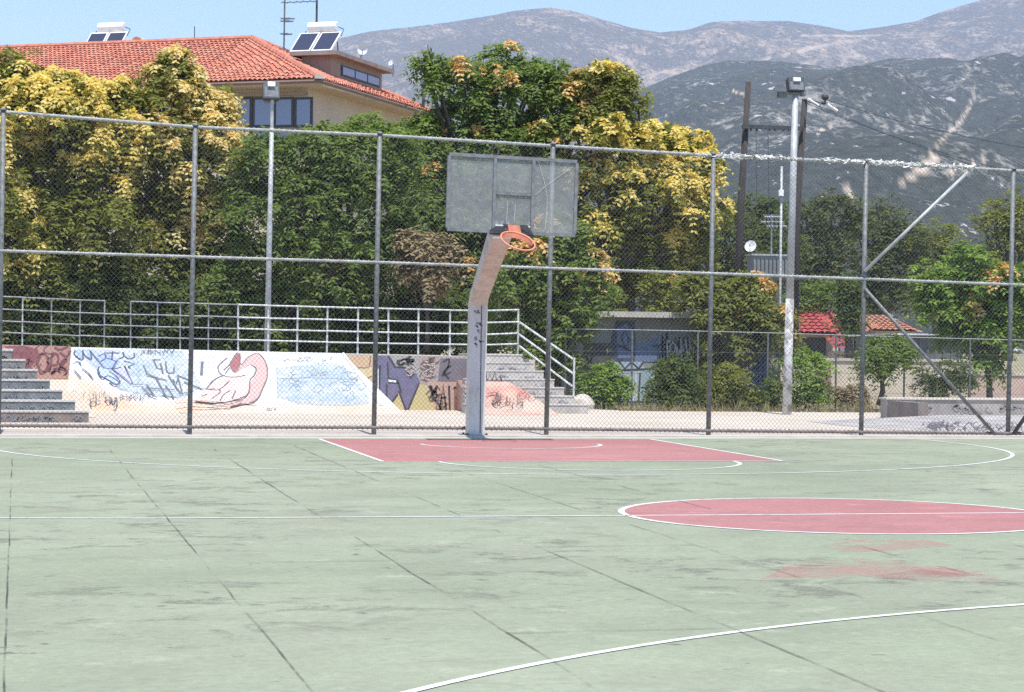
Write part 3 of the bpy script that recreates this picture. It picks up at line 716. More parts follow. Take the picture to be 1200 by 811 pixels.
# pale blue cross-hatched square on the right of the bank
m, nt, b = nodes_of('faded_blue_wash')
v = position(nt); n = noise_node(nt, v, 2.2, 7, .72); n2 = noise_node(nt, v, 12, 4, .6)
tr = nt.nodes.new('ShaderNodeBsdfTransparent'); mx = nt.nodes.new('ShaderNodeMixShader'); out = nt.nodes['Material Output']
k = ramp_node(nt, [(.38, (0, 0, 0)), (.60, (.75, .75, .75))], n)
nt.links.new(k.outputs[0], mx.inputs[0]); nt.links.new(tr.outputs[0], mx.inputs[1]); nt.links.new(b.outputs[0], mx.inputs[2]); nt.links.new(mx.outputs[0], out.inputs[0])
r = ramp_node(nt, [(.35, (.28, .35, .42)), (.65, (.44, .54, .61))], n2); nt.links.new(r.outputs[0], b.inputs['Base Color']); b.inputs['Roughness'].default_value = .8
wash = m
facepoly(bank, 'paint_patch', [(325, 432), (352, 428), (385, 425), (402, 428), (418, 446), (432, 465), (432, 474), (400, 476), (352, 474), (326, 465)], BP, BN, wash)
facepoly(bank, 'paint_patch', [(86, 409), (160, 410), (166, 440), (160, 460), (140, 455), (112, 432)], BP, BN, wash, .004)
facepoly(bank, 'paint_patch', [(160, 410), (214, 411), (236, 452), (214, 466), (160, 460)], BP, BN, wash, .0045)
dr = MB()
strokes(dr, [[(324, 431), (326, 466)], [(326, 444), (366, 443), (420, 445)]], BP, BN, .9)
strokes(dr, swirls(326, 430, 368, 466, 12, 61, 7), BP, BN, .7); strokes(dr, swirls(355, 422, 425, 468, 18, 62, 8), BP, BN, .7); strokes(dr, swirls(322, 418, 405, 428, 12, 63, 4), BP, BN, .7); strokes(dr, swirls(395, 440, 430, 474, 8, 64, 7), BP, BN, .7)
dr.build('graffiti', ink('steel_blue', (.20, .26, .33)), bank)
MB().tube([on_plane(402, 415, BP, BN) + BN * .012, on_plane(447, 476, BP, BN) + BN * .012], .03, 5).build('edge_coping', pm('white_edge', (.72, .71, .69), (.6, .59, .57), 5, .8), bank)

# ---- cream bank, far left
cb = thing('cream_bank', 'low bare cream concrete bank between the left steps and the red wall', 'skate bank', (-6, 11, 0))
z0 = on_y(40, 444.5, PY).z
mb = MB().add([(-9.5, PY - .01, z0), (A.x + .01, PY - .01, z0), (A.x + .35, 8.2, .006), (-9.5, 8.2, .006), (-9.5, PY - .01, 0), (A.x + .01, PY - .01, 0)], [(0, 3, 2, 1), (1, 2, 5), (0, 4, 3)])
mb.build('bank_face', pm('cream_concrete', (.55, .46, .37), (.48, .38, .30), 1.1, .9), cb)
# ---- peach bank in front of the right stairs
pk = thing('peach_bank', 'low peach and red stained concrete bank at the foot of the right stairs', 'skate bank', (2, 12, 0))
zt_ = on_y(580, 447.5, 11.75).z; edge_px = [(596, 447.5), (612, 450), (625, 456), (636, 464), (646, 474), (656, 486)]; nseg = len(edge_px) - 1
V = [];
for i, (px, py) in enumerate(edge_px):
    t = i / nseg; y = 11.75 - 1.45 * t; z = zt_ * (1 - t) ** 1.15
    if i == nseg: z = .003
    V += [(on_y(549, py, y).x, y, z), (on_y(px, py, y).x, y, z)]
k = len(V); xl_, xr_ = V[0][0], V[1][0]
V += [(xl_, PY - .01, zt_), (xr_ - .1, PY - .01, zt_), (xl_, PY - .01, 0), (V[k - 1][0] - .25, 11.75, -.02), (xl_, V[k - 2][1], -.02)]
Fc = [(2 * i, 2 * i + 2, 2 * i + 3, 2 * i + 1) for i in range(nseg)] + [(k, 0, 1, k + 1)] + [(1 + 2 * i, 3 + 2 * i, k + 3) for i in range(nseg)]
Fc += [(k + 2, k + 4) + tuple(range(k - 2, -1, -2)) + (k,)]
a1 = Vector((xl_, 11.75, zt_))
m, nt, b = nodes_of('peach_stained_concrete')
v = position(nt); n = noise_node(nt, v, 1.1, 6, .65, .4); n2 = noise_node(nt, v, 5, 7, .7)
r = ramp_node(nt, [(.38, (.46, .37, .30)), (.50, (.48, .32, .25)), (.60, (.44, .19, .155))], n)
k2 = ramp_node(nt, [(.56, (0, 0, 0)), (.68, (.7, .7, .7))], n2)
nt.links.new(mix_col(nt, k2.outputs[0], r.outputs[0], (.36, .27, .23)), b.inputs['Base Color']); b.inputs['Roughness'].default_value = .9
o = MB().add(V, Fc).build('bank_face', m, pk)
dr = MB(); pp0 = Vector(a1); pn = Vector((0, -a1.z, 1.45)).normalized()
strokes(dr, swirls(568, 458, 612, 484, 12, 71, 7), pp0, pn, 1.3, .035)
strokes(dr, swirls(596, 452, 640, 480, 10, 72, 7), pp0, pn, .8, .035)
dr.build('graffiti', ink('dark_brown', (.16, .085, .06)), pk)

# ---- stairs
riser_r = pm('stair_concrete_right', (.50, .46, .42), (.37, .34, .31), 6, .9)
st = thing('concrete_stairs', 'pale concrete stairs with scribbled risers beside the sloping handrail', 'stairs', on_z(640, 486))
rows = [(612, 418), (625.5, 428.5), (637, 437.5), (649.5, 447.5), (661, 457), (673, 467), (689, 477)]
zt = [1.15 - i * .164 for i in range(7)]
for i, (px, py) in enumerate(rows):
    yf = 12.85 - .29 * i; xr = on_y(px, py, yf).x; yb = yf + .29 if i else 14.6
    xl = on_y(556 if i < 3 else 545, 440, yf).x
    s_ = MB().box2((xl, yf, -.05 - .001 * i), (xr, yb - .002, zt[i])).build('step', riser_r, st)
    MB().box2((xl, yf - .012, zt[i] + .0), (xr + .012, yb - .004, zt[i] + .022)).build('tread', pm('pale_tread', (.55, .52, .48), (.45, .42, .38), 4, .9), s_)
    if i in (1, 2, 3, 4, 5):
        dr = MB(); strokes(dr, swirls(572 + i * 5, py + 2, px - 2, py + 9, 12, 80 + i, 4), Vector((0, yf, 0)), WN, .7); dr.build('graffiti', ink('grey', (.22, .23, .27)), s_)
dr = MB(); strokes(dr, [[(569, 437), (571, 446), (574, 438), (576, 446), (580, 437), (582, 446), (586, 440), (588, 447)]], Vector((0, 11.96, 0)), WN, 2.2); dr.build('graffiti', black_paint, st)
stl = thing('concrete_stairs', 'grey faced concrete steps with white treads at the left edge of the plaza', 'stairs', (-8, 6, 0))
rl_m = pm('stair_riser_grey', (.25, .235, .22), (.12, .115, .11), 9, .9, detail=8); rl_b = pm('stair_riser_blue', (.19, .205, .21), (.10, .11, .115), 6, .9, detail=8); rl_br = pm('stair_riser_brown', (.26, .205, .175), (.15, .125, .11), 6, .9, detail=8)
rowsL = [(14, 413.5), (29, 426), (43.5, 437.5), (58.5, 449.5), (73, 461.5), (88, 473), (104, 484.5)]
for i, (px, py) in enumerate(rowsL):
    yf = 5.9 + .31 * (6 - i); xr = on_y(px, py, yf).x; yb = yf + .31 if i else yf + 2.2
    s_ = MB().box2((-13, yf, -.05 - .001 * i), (xr, yb - .002, .167 * (7 - i))).build('step', (rl_m, rl_m, rl_m, rl_b, rl_b, rl_b, rl_br)[i], stl)
    MB().box2((-13, yf - .012, .167 * (7 - i)), (xr + .012, yb - .004, .167 * (7 - i) + .030)).build('tread', pm('pale_tread', (.55, .52, .48), (.45, .42, .38), 4, .9), s_)
    dr = MB(); strokes(dr, swirls(-6, py + 2, px - 1, py + 10, 18 + 4 * i, 120 + i, 4), Vector((0, yf, 0)), WN, .9); dr.build('graffiti', ink('grey', (.22, .23, .27)), s_)

# ---- railings
rail_grey = pm('grey_rail_paint', (.34, .345, .345), (.17, .175, .175), 6, .65)  # darker grey for the thinner left-hand bars and posts
ra = thing('terrace_railing', 'white painted four bar railing along the top of the graffiti terrace', 'railing', (0, PY + .15, 1.15))
RY = PY + .15
rx = [on_y(p_, 412, RY).x for p_ in (-208, -168, -128, -88, -48, -10, 26, 60, 93, 122, 153, 184, 211, 244, 279, 314, 348, 383, 419, 455, 490, 527, 567, 607)]
def rz(x, hh): return float(top_z(x)) + hh
last = rx[-1]; zl = on_y(607, 416.5, RY).z
hs = (.955, .70, .465, .24)
def tz(x): return float(top_z(x)) if x < tB.x else zl + (float(top_z(tB.x)) - zl) * max(0, (last - x) / (last - tB.x))
for i, x in enumerate(rx):
    lean = random.gauss(0, .008)
    MB().tube([(x, RY, tz(x) - .02), (x + lean, RY, tz(x) + .97)], .021 if i > 13 else .016, 6).build('post', rail_paint if i > 13 or i == 6 else rail_grey, ra)
for j, hh in enumerate(hs):
    mb = MB()
    for k in range(len(rx) - 1):
        if j == 0 and k == 9:                                             # a length of the top bar is missing
            mb.build('rail', rail_grey, ra); mb = MB(); continue
        mb.tube([(rx[k], RY - .03, tz(rx[k]) + hh + random.gauss(0, .004)), (rx[k + 1], RY - .03, tz(rx[k + 1]) + hh)], .019 if k > 13 else .015, 6)
        if k == 13: mb.build('rail', rail_grey, ra); mb = MB()
    mb.build('rail', rail_paint, ra)
sr = thing('stair_handrail', 'white painted three bar handrail sloping down beside the right stairs', 'handrail', on_z(671, 467))
HY0, HY1 = RY - .05, 11.6
for (p0, p1) in (((608, 377), (672, 421)), ((608, 391.5), (672, 438)), ((608, 405), (671, 453))):
    MB().tube([on_y(*p0, HY0), on_y(*p1, HY1)], .021, 6).build('rail', rail_paint, sr)
MB().tube([on_y(673, 419, HY1), on_y(672, 469, HY1)], .022, 6).build('post', rail_paint, sr)
MB().tube([on_y(645, 404, 12.2), on_y(644, 452, 12.2)], .018, 6).build('post', rail_paint, sr)
# rubble at the foot of the stairs
rub = pm('pale_rubble', (.56, .51, .45), (.40, .36, .31), 4, .95)
def rock(c, s, seed, label):
    rnd = random.Random(seed); mb = MB().sphere(c, 1, 9, 6, s)
    mb.v = [tuple(Vector(c) + (Vector(v_) - Vector(c)) * (1 + .28 * mnoise.noise(Vector(v_) * 2.5 + Vector((seed, 0, 0))))) for v_ in mb.v]
    o = mb.build('rock', rub); tag(o, label, 'rock'); return o
rock(on_z(684, 474, .1), (.26, .28, .22), 3, 'grey white rock lump at the right end of the right stairs')
rock(on_z(697, 470, .12) + Vector((0, .9, 0)), (.30, .3, .25), 5, 'larger pale boulder behind the stair foot beside the light green bush')

# ================================================================== VEGETATION
def leaf_mat(name, c1, c2, c3, trans=.35):
    m, nt, b = nodes_of(name)
    g = nt.nodes.new('ShaderNodeNewGeometry')
    v = position(nt); n = noise_node(nt, v, .9, 3, .6)
    f = math_node(nt, 'ADD', math_node(nt, 'MULTIPLY', g.outputs['Random Per Island'], .55), math_node(nt, 'MULTIPLY', n, .5))
    r = ramp_node(nt, [(.15, c1), (.5, c2), (.9, c3)], f)
    nt.links.new(r.outputs[0], b.inputs['Base Color']); b.inputs['Roughness'].default_value = .75
    b.inputs['Specular IOR Level'].default_value = .12
    t = nt.nodes.new('ShaderNodeBsdfTranslucent'); mx = nt.nodes.new('ShaderNodeMixShader'); mx.inputs[0].default_value = trans
    hs_ = nt.nodes.new('ShaderNodeHueSaturation'); hs_.inputs['Saturation'].default_value = 1.15; hs_.inputs['Value'].default_value = 1.1
    nt.links.new(r.outputs[0], hs_.inputs['Color']); nt.links.new(hs_.outputs[0], t.inputs['Color'])
    out = nt.nodes['Material Output']; nt.links.new(b.outputs[0], mx.inputs[1]); nt.links.new(t.outputs[0], mx.inputs[2]); nt.links.new(mx.outputs[0], out.inputs[0])
    return m
bark = pm('tree_bark', (.16, .125, .10), (.07, .055, .045), 6, .95, stretch=(3, 3, .7), bmp=.4)
def unit(a): return a / np.maximum(np.linalg.norm(a, axis=-1, keepdims=True), 1e-9)
def fronds(centres, axes, nf, nl, flen, llen, lw, spread, droop, rng, var=.3):
    """rosettes of pinnate leaves: nf leaves round every centre, nl leaflet pairs along each, as small rhombic faces"""
    N = len(centres)
    a = np.where(np.abs(axes[:, 2:3]) < .9, np.array([[0, 0, 1.]]), np.array([[1., 0, 0]]))
    t1 = unit(np.cross(axes, a)); t2 = np.cross(axes, t1)
    ph = rng.uniform(0, 2 * np.pi, (N, nf)); th = np.clip(rng.normal(spread, .35, (N, nf)), .1, 2.2)
    d = unit(axes[:, None] * np.cos(th)[..., None] + (t1[:, None] * np.cos(ph)[..., None] + t2[:, None] * np.sin(ph)[..., None]) * np.sin(th)[..., None])
    L = flen * rng.uniform(.65, 1.2, (N, nf)) * np.clip(rng.normal(1, var, (N, 1)), .45, 1.7)
    s = np.repeat((np.arange(nl) + 1.) / nl, 2)                              # two leaflets at each station
    side = np.tile([1., -1.], nl)
    pos = centres[:, None, None] + d[:, :, None] * (L[:, :, None, None] * s[None, None, :, None])
    pos[..., 2] -= droop * L[:, :, None] * s[None, None] ** 2
    tang = d[:, :, None] * np.ones((1, 1, 2 * nl, 1)); tang[..., 2] -= 2 * droop * s[None, None]; tang = unit(tang)
    upv = np.array([0, 0, 1.]) + rng.normal(0, .25, (N, nf, 1, 3)); sd = unit(np.cross(tang, upv))
    ld = unit(sd * side[None, None, :, None] + tang * .45 + rng.normal(0, .22, tang.shape) + np.array([0, 0, -.25]))
    nr = unit(np.cross(tang, sd) + rng.normal(0, .18, tang.shape)); wd = unit(np.cross(ld, nr))
    ll = llen * rng.uniform(.7, 1.2, tang.shape[:3] + (1,))
    p0 = pos; p2 = pos + ld * ll; mid = pos + ld * ll * .42
    V = np.stack([p0, mid + wd * lw, p2, mid - wd * lw], axis=3).reshape(-1, 3)
    return V
def quads_object(name, V, mat, parent=None, loc=None):
    me = bpy.data.meshes.new(name); n = len(V); f = n // 4
    off = np.array(world_loc(parent)) if parent is not None else np.zeros(3)
    me.vertices.add(n); me.vertices.foreach_set('co', (V - off).astype(np.float32).ravel())
    me.loops.add(n); me.loops.foreach_set('vertex_index', np.arange(n, dtype=np.int32))
    me.polygons.add(f); me.polygons.foreach_set('loop_start', np.arange(0, n, 4, dtype=np.int32)); me.polygons.foreach_set('loop_total', np.full(f, 4, np.int32))
    me.update(calc_edges=True); me.materials.append(mat)
    o = bpy.data.objects.new(name, me); COL.objects.link(o)
    if parent is not None: o.parent = parent
    return o
QUADS = [0]
def tree(name, label, cat, base, lumps, Y, leaf, flower=None, fl_frac=0., fl_rule=None, group=None, density=1., fsize=.42, leaflet=.15, lwid=.032, nf=6, nl=4, depth=1.0, seed=1, trunk_r=.14, fl_size=.24, droop=.5, trunk_name='trunk', crown='crown', limbs=True, inner=.35, spread=1.05):
    rng = np.random.default_rng(seed)
    bp = on_y(base[0], base[1], Y); t = thing(name, label, cat, bp, group)
    CV = []; AX = []; cents = []
    scale = F_PX / (Y - CAM.y) * math.cos(YAW)
    sat = []
    for (px, py, rpx) in lumps:
        for _ in range(3):
            a_ = rng.uniform(-.6, math.pi + .6); sat.append((px + math.cos(a_) * rpx * .92, py - math.sin(a_) * rpx * .88, rpx * rng.uniform(.28, .5)))
    for (px, py, rpx) in list(lumps) + sat:
        r = rpx / scale; c = np.array(on_y(px, py, Y + rng.uniform(-.6, .6) * r * depth)); cents.append((Vector(c), r))
        n = int(density * (4 * math.pi * r * r) / (fsize * fsize) * .92) + 3
        u = unit(rng.normal(size=(n, 3))); u[:, 2] = np.where(u[:, 2] < -.5, -u[:, 2], u[:, 2])
        rad = r * (1 - inner * rng.random(n) ** 1.6) * (1 + .22 * np.sin(u[:, 0] * 5 + seed) * np.sin(u[:, 2] * 4 + px) + rng.normal(0, .13, n))
        p = c + u * rad[:, None] * np.array([1, depth, 1.])
        CV.append(p); AX.append(unit(u + np.array([0, 0, .45]) + rng.normal(0, .3, (n, 3))))
    CV = np.concatenate(CV); AX = np.concatenate(AX)
    # drop rosettes buried deep inside other lumps
    keep = np.ones(len(CV), bool)
    for c, r in cents:
        dd = np.linalg.norm((CV - np.array(c)) / np.array([1, depth, 1.]), axis=1); keep &= (dd > r * .52) | (rng.random(len(CV)) < .12)
    keep &= CV[:, 2] > .05
    CV, AX = CV[keep], AX[keep]
    V = fronds(CV, AX, nf, nl, fsize, leaflet, lwid, spread, droop, rng); QUADS[0] += len(V) // 4
    quads_object(crown, V, leaf, t)
    if flower is not None and fl_frac > 0:
        rel = CV - np.array(CAM); zf = rel @ np.array(FWD); px = 600 + F_PX * (rel @ np.array(CX)) / zf; py = 405.5 - F_PX * (rel @ np.array(CY)) / zf
        w_ = (fl_rule(px, py) if fl_rule else np.ones(len(CV))) * (AX[:, 2] > -.1) * (.35 + np.clip(-AX[:, 1] + AX[:, 2] * .8, 0, 1))
        ns = np.array([mnoise.noise(Vector(q_) * 1.15 + Vector((seed * 2.3, 0, 0))) for q_ in CV.tolist()])
        patch = np.clip((ns - (.30 - .98 * fl_frac * w_ / np.maximum(w_.max(), .01))) * 9, .04 * fl_frac, 1)
        pick = rng.random(len(CV)) < patch * np.clip(w_ * 1.1, 0, 1)
        if pick.any():
            P = CV[pick] + AX[pick] * fsize * .45
            V = fronds(P, AX[pick], 9, 4, fl_size * 1.15, .13, .036, 1.05, .7, rng, .25); QUADS[0] += len(V) // 4
            quads_object('flower_clusters', V, flower, t)
    # trunk and limbs
    cen = sum((c for c, r in cents), Vector()) / len(cents)
    fork = bp.lerp(Vector((cen.x, Y, cen.z)), .42)
    tr_ = MB().tube([bp - Vector((0, 0, .1)), bp.lerp(fork, .5) + Vector((rng.normal(0, .05), 0, 0)), fork], [trunk_r * 1.25, trunk_r, trunk_r * .8], 9).build(trunk_name, bark, t, True)
    if limbs:
        for c, r in cents:
            k = fork.lerp(c, .5) + Vector((rng.normal(0, .12), rng.normal(0, .12), .15))
            MB().tube([fork - Vector((0, 0, .05)), k, c, c + (c - k) * .15], [trunk_r * .6, trunk_r * .38, trunk_r * .2, .012], 6).build('limb', bark, tr_, True)
    return t
L_green = leaf_mat('green_leaves', (0.080, 0.120, 0.030), (0.160, 0.225, 0.058), (0.270, 0.340, 0.100), .5)
L_olive = leaf_mat('olive_leaves', (0.110, 0.125, 0.030), (0.205, 0.220, 0.052), (0.320, 0.330, 0.095), .5)
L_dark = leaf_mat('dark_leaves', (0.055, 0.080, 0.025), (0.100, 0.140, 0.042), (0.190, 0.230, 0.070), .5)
L_bright = leaf_mat('bright_leaves', (0.100, 0.165, 0.030), (0.190, 0.290, 0.055), (0.310, 0.400, 0.100), .42)
L_far = leaf_mat('far_leaves', (0.055, 0.070, 0.026), (0.100, 0.120, 0.042), (0.165, 0.185, 0.070), .42)
L_yel = leaf_mat('yellow_flower_clusters', (0.620, 0.480, 0.110), (0.780, 0.640, 0.200), (0.850, 0.750, 0.360), .5)
L_gold = leaf_mat('golden_flower_clusters', (0.660, 0.490, 0.160), (0.800, 0.640, 0.270), (0.860, 0.750, 0.440), .5)
L_orange = leaf_mat('orange_flower_clusters', (0.600, 0.340, 0.110), (0.740, 0.480, 0.190), (0.780, 0.600, 0.300), 0.42)
L_dry = leaf_mat('dry_brown_leaves', (.16, .12, .06), (.26, .20, .11), (.36, .29, .17), .25)

def upper(a, b_, lo=.15):                         # flowers thin out downwards between rows a and b
    return lambda px, py: np.clip(lo + (b_ - py) / (b_ - a) * (1 - lo), lo, 1)
tree('flowering_tree', 'broad tree thick with golden yellow flower clusters at the far left', 'tree', (70, 405), [(-45, 150, 60), (10, 138, 50), (62, 146, 46), (108, 138, 38), (-20, 225, 66), (50, 205, 62), (112, 195, 50), (-10, 300, 58), (60, 285, 60), (110, 275, 48), (60, 104, 18), (18, 82, 16), (35, 345, 52), (100, 345, 46)], 19.5, L_olive, L_yel, .62, lambda px, py: np.clip(1.15 - np.clip((py - 150) / 170, 0, 1) * 1.0, .12, 1) * np.where((px > 55) & (px < 150) & (py > 190), .35, 1), 'flowering trees behind the terrace', seed=3, fl_size=.30)
tree('flowering_tree', 'tree with pale gold flower clusters and a pointed crown right below the house corner', 'tree', (200, 408), [(155, 142, 38), (205, 118, 34), (204, 84, 18), (238, 146, 32), (175, 195, 52), (235, 195, 46), (250, 178, 28), (160, 265, 50), (215, 262, 52), (250, 270, 38), (190, 335, 50), (240, 340, 40)], 20.2, L_olive, L_gold, .56, lambda px, py: np.clip(1.1 - np.clip((py - 140) / 180, 0, 1), .10, 1) * np.where((px < 205) & (py > 170), .4, 1), 'flowering trees behind the terrace', seed=5, fl_size=.30)
tree('leafy_tree', 'rounded plain green tree without flowers between the gold tree and the backboard', 'tree', (370, 408), [(330, 205, 42), (380, 190, 40), (430, 190, 44), (305, 260, 40), (360, 255, 52), (425, 255, 52), (320, 315, 44), (385, 320, 52), (445, 315, 44), (345, 370, 42), (420, 372, 42), (460, 230, 36), (290, 330, 34)], 18.6, L_green, None, 0, None, None, seed=7)
tree('tall_tree', 'tallest green tree rising behind the backboard with a few orange clusters at its top', 'tree', (575, 410), [(512, 84, 17), (545, 108, 30), (580, 78, 20), (590, 120, 44), (632, 105, 36), (655, 135, 40), (487, 178, 34), (535, 165, 46), (452, 180, 28), (590, 185, 50), (645, 190, 46), (428, 170, 20), (505, 230, 52), (570, 250, 52), (630, 255, 48), (495, 300, 46), (550, 320, 46), (610, 325, 50), (505, 370, 42), (575, 375, 40)], 21.5, L_green, L_orange, .16, lambda px, py: np.where(py < 95, .9, np.where((px > 640) & (py < 220), .9, np.where((py > 290) & (px > 500), .7, .06))), None, seed=9, fl_size=.26)
tree('flowering_tree', 'tree dotted with pale yellow clusters sloping down to the right of the backboard', 'tree', (735, 415), [(690, 115, 34), (715, 110, 26), (735, 118, 16), (690, 165, 42), (735, 185, 44), (778, 190, 40), (812, 200, 26), (705, 235, 46), (760, 245, 50), (805, 250, 34), (700, 300, 46), (755, 305, 48), (798, 305, 34), (825, 215, 14), (690, 345, 34), (735, 345, 34), (775, 350, 30), (805, 340, 26)], 20.8, L_olive, L_yel, .36, lambda px, py: np.clip(1.1 - np.clip((py - 200) / 190, 0, 1) * .8, .2, 1) * np.where((px < 700) | (py < 140), .55, 1), 'flowering trees behind the terrace', seed=13, fl_size=.26)
tree('leafy_tree', 'bright green leafy tree growing beside the right stairs left of the graffiti hut', 'tree', (655, 470), [(600, 350, 36), (645, 335, 42), (683, 335, 30), (615, 392, 34), (650, 388, 30), (632, 420, 24), (650, 290, 34), (660, 430, 18), (672, 395, 16)], 15.8, L_green, L_orange, .10, lambda px, py: np.where((py < 350), .8, .1), None, seed=15, fl_size=.22, fsize=.38)
tree('flowering_tree', 'small tree topped with orange clusters just left of the right floodlight pole', 'tree', (868, 470), [(838, 362, 24), (868, 350, 24), (898, 372, 22), (845, 392, 24), (878, 384, 16), (815, 350, 20), (838, 425, 18), (905, 400, 14), (825, 440, 14)], 16.6, L_olive, L_orange, .20, lambda px, py: np.where(py < 400, 1., .03), 'flowering trees behind the terrace', seed=17, fl_size=.20, fsize=.36)
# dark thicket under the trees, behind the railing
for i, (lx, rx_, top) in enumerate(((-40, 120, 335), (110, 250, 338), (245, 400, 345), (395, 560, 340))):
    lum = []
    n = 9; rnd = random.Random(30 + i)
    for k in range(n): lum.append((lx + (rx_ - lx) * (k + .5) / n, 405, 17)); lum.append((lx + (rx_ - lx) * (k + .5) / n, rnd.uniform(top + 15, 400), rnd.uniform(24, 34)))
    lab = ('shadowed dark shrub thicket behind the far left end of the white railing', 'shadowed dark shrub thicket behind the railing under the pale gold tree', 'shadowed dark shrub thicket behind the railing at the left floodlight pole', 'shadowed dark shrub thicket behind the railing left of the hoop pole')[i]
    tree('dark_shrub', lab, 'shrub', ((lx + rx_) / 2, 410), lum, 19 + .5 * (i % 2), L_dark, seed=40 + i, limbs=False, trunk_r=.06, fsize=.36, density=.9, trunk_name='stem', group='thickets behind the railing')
tree('dry_shrub', 'dry tan brown shrub hanging behind the railing just left of the hoop pole arm', 'shrub', (500, 408), [(485, 292, 16), (505, 305, 20), (495, 325, 18), (515, 285, 12)], 17.6, L_dry, seed=61, limbs=True, trunk_r=.05, fsize=.34, density=.8)
# bushes at the edge of the plaza
tree('bush', 'small yellow green bush beside the foot of the right stairs', 'bush', (708, 476), [(700, 448, 14), (712, 445, 15), (722, 458, 13), (700, 463, 13), (715, 466, 12)], 14.6, L_bright, seed=51, fsize=.24, leaflet=.09, lwid=.02, limbs=False, trunk_r=.03, trunk_name='stem', crown='foliage')
tree('bush', 'dark round bush in front of the blue graffiti wall', 'bush', (778, 477), [(780, 446, 16), (795, 448, 18), (772, 464, 13), (788, 465, 16), (804, 458, 15), (790, 430, 10)], 14.9, L_dark, seed=52, fsize=.40, leaflet=.11, lwid=.022, limbs=False, density=.8, droop=.8, trunk_r=.03, trunk_name='stem', crown='foliage')
tree('bush', 'dark tangled bush just right of the fifth fence post', 'bush', (848, 478), [(840, 445, 18), (858, 450, 18), (845, 465, 18), (862, 468, 14)], 14.9, L_olive, seed=53, fsize=.40, leaflet=.11, lwid=.022, limbs=False, density=.8, droop=.8, trunk_r=.03, trunk_name='stem', crown='foliage')
tree('bush', 'low dark bush at the left foot of the right floodlight pole', 'bush', (898, 480), [(880, 470, 9), (904, 466, 10), (893, 472, 10), (910, 455, 9)], 14.9, L_dark, seed=54, fsize=.40, leaflet=.11, lwid=.022, limbs=False, density=.8, droop=.8, trunk_r=.03, trunk_name='stem', crown='foliage')
tree('bush', 'bush with lime green top just right of the right floodlight pole', 'bush', (945, 478), [(940, 428, 15), (955, 430, 12), (940, 450, 16), (952, 462, 14), (938, 468, 12)], 14.9, L_bright, seed=55, fsize=.38, leaflet=.11, lwid=.022, limbs=False, density=.8, droop=.8, trunk_r=.03, trunk_name='stem', crown='foliage')
tree('bush', 'dry brown bush at the plaza edge beside the sixth fence post', 'bush', (990, 478), [(975, 465, 10), (992, 468, 11), (1003, 462, 12), (985, 474, 8), (1010, 470, 10)], 14.9, L_dry, seed=56, fsize=.22, leaflet=.08, lwid=.012, limbs=False, trunk_r=.02, trunk_name='stem', crown='foliage', density=.6)
tree('young_tree', 'slim young tree with drooping leaves just right of the sixth fence post', 'tree', (1030, 470), [(1028, 412, 14), (1045, 408, 14), (1040, 422, 16), (1025, 425, 13), (1055, 418, 13)], 15.2, L_green, seed=57, fsize=.3, leaflet=.11, lwid=.022, trunk_r=.06, density=.8, droop=.9)
tree('leafy_tree', 'full bright green tree with two thin trunks above the low grey wall on the right', 'tree', (1160, 470), [(1100, 335, 24), (1135, 325, 28), (1168, 335, 26), (1100, 368, 22), (1140, 365, 28), (1180, 370, 26), (1120, 395, 20), (1155, 405, 24), (1205, 345, 26), (1210, 385, 26), (1150, 430, 14), (1165, 385, 22)], 17.5, L_bright, L_orange, .03, None, None, seed=58, fsize=.34, trunk_r=.07)
tree('shrub', 'dark spiky shrub growing behind the low grey wall under the right tree', 'shrub', (1105, 468), [(1085, 448, 12), (1105, 440, 14), (1122, 450, 12), (1100, 458, 12), (1130, 440, 10)], 16.8, L_dark, seed=59, fsize=.26, leaflet=.1, lwid=.018, limbs=False, trunk_r=.03, trunk_name='stem', crown='foliage', density=.7)
tree('leafy_tree', 'green tree beyond the right edge of the view behind the pink wall', 'tree', (1350, 470), [(1310, 330, 34), (1350, 310, 38), (1390, 335, 34), (1320, 375, 32), (1365, 370, 36), (1400, 380, 26)], 23.5, L_green, seed=62, fsize=.4, trunk_r=.1)
tree('leafy_tree', 'olive tree farthest right behind the pink wall', 'tree', (1510, 470), [(1470, 320, 36), (1515, 300, 40), (1555, 325, 34), (1490, 365, 34), (1535, 370, 34)], 25.5, L_olive, seed=63, fsize=.4, trunk_r=.1)
tree('leafy_tree', 'green tree left of the golden flowering tree beyond the left edge', 'tree', (-190, 405), [(-240, 170, 56), (-180, 150, 56), (-125, 175, 48), (-220, 260, 56), (-150, 260, 56), (-200, 335, 50), (-130, 340, 46)], 20.0, L_green, seed=64)
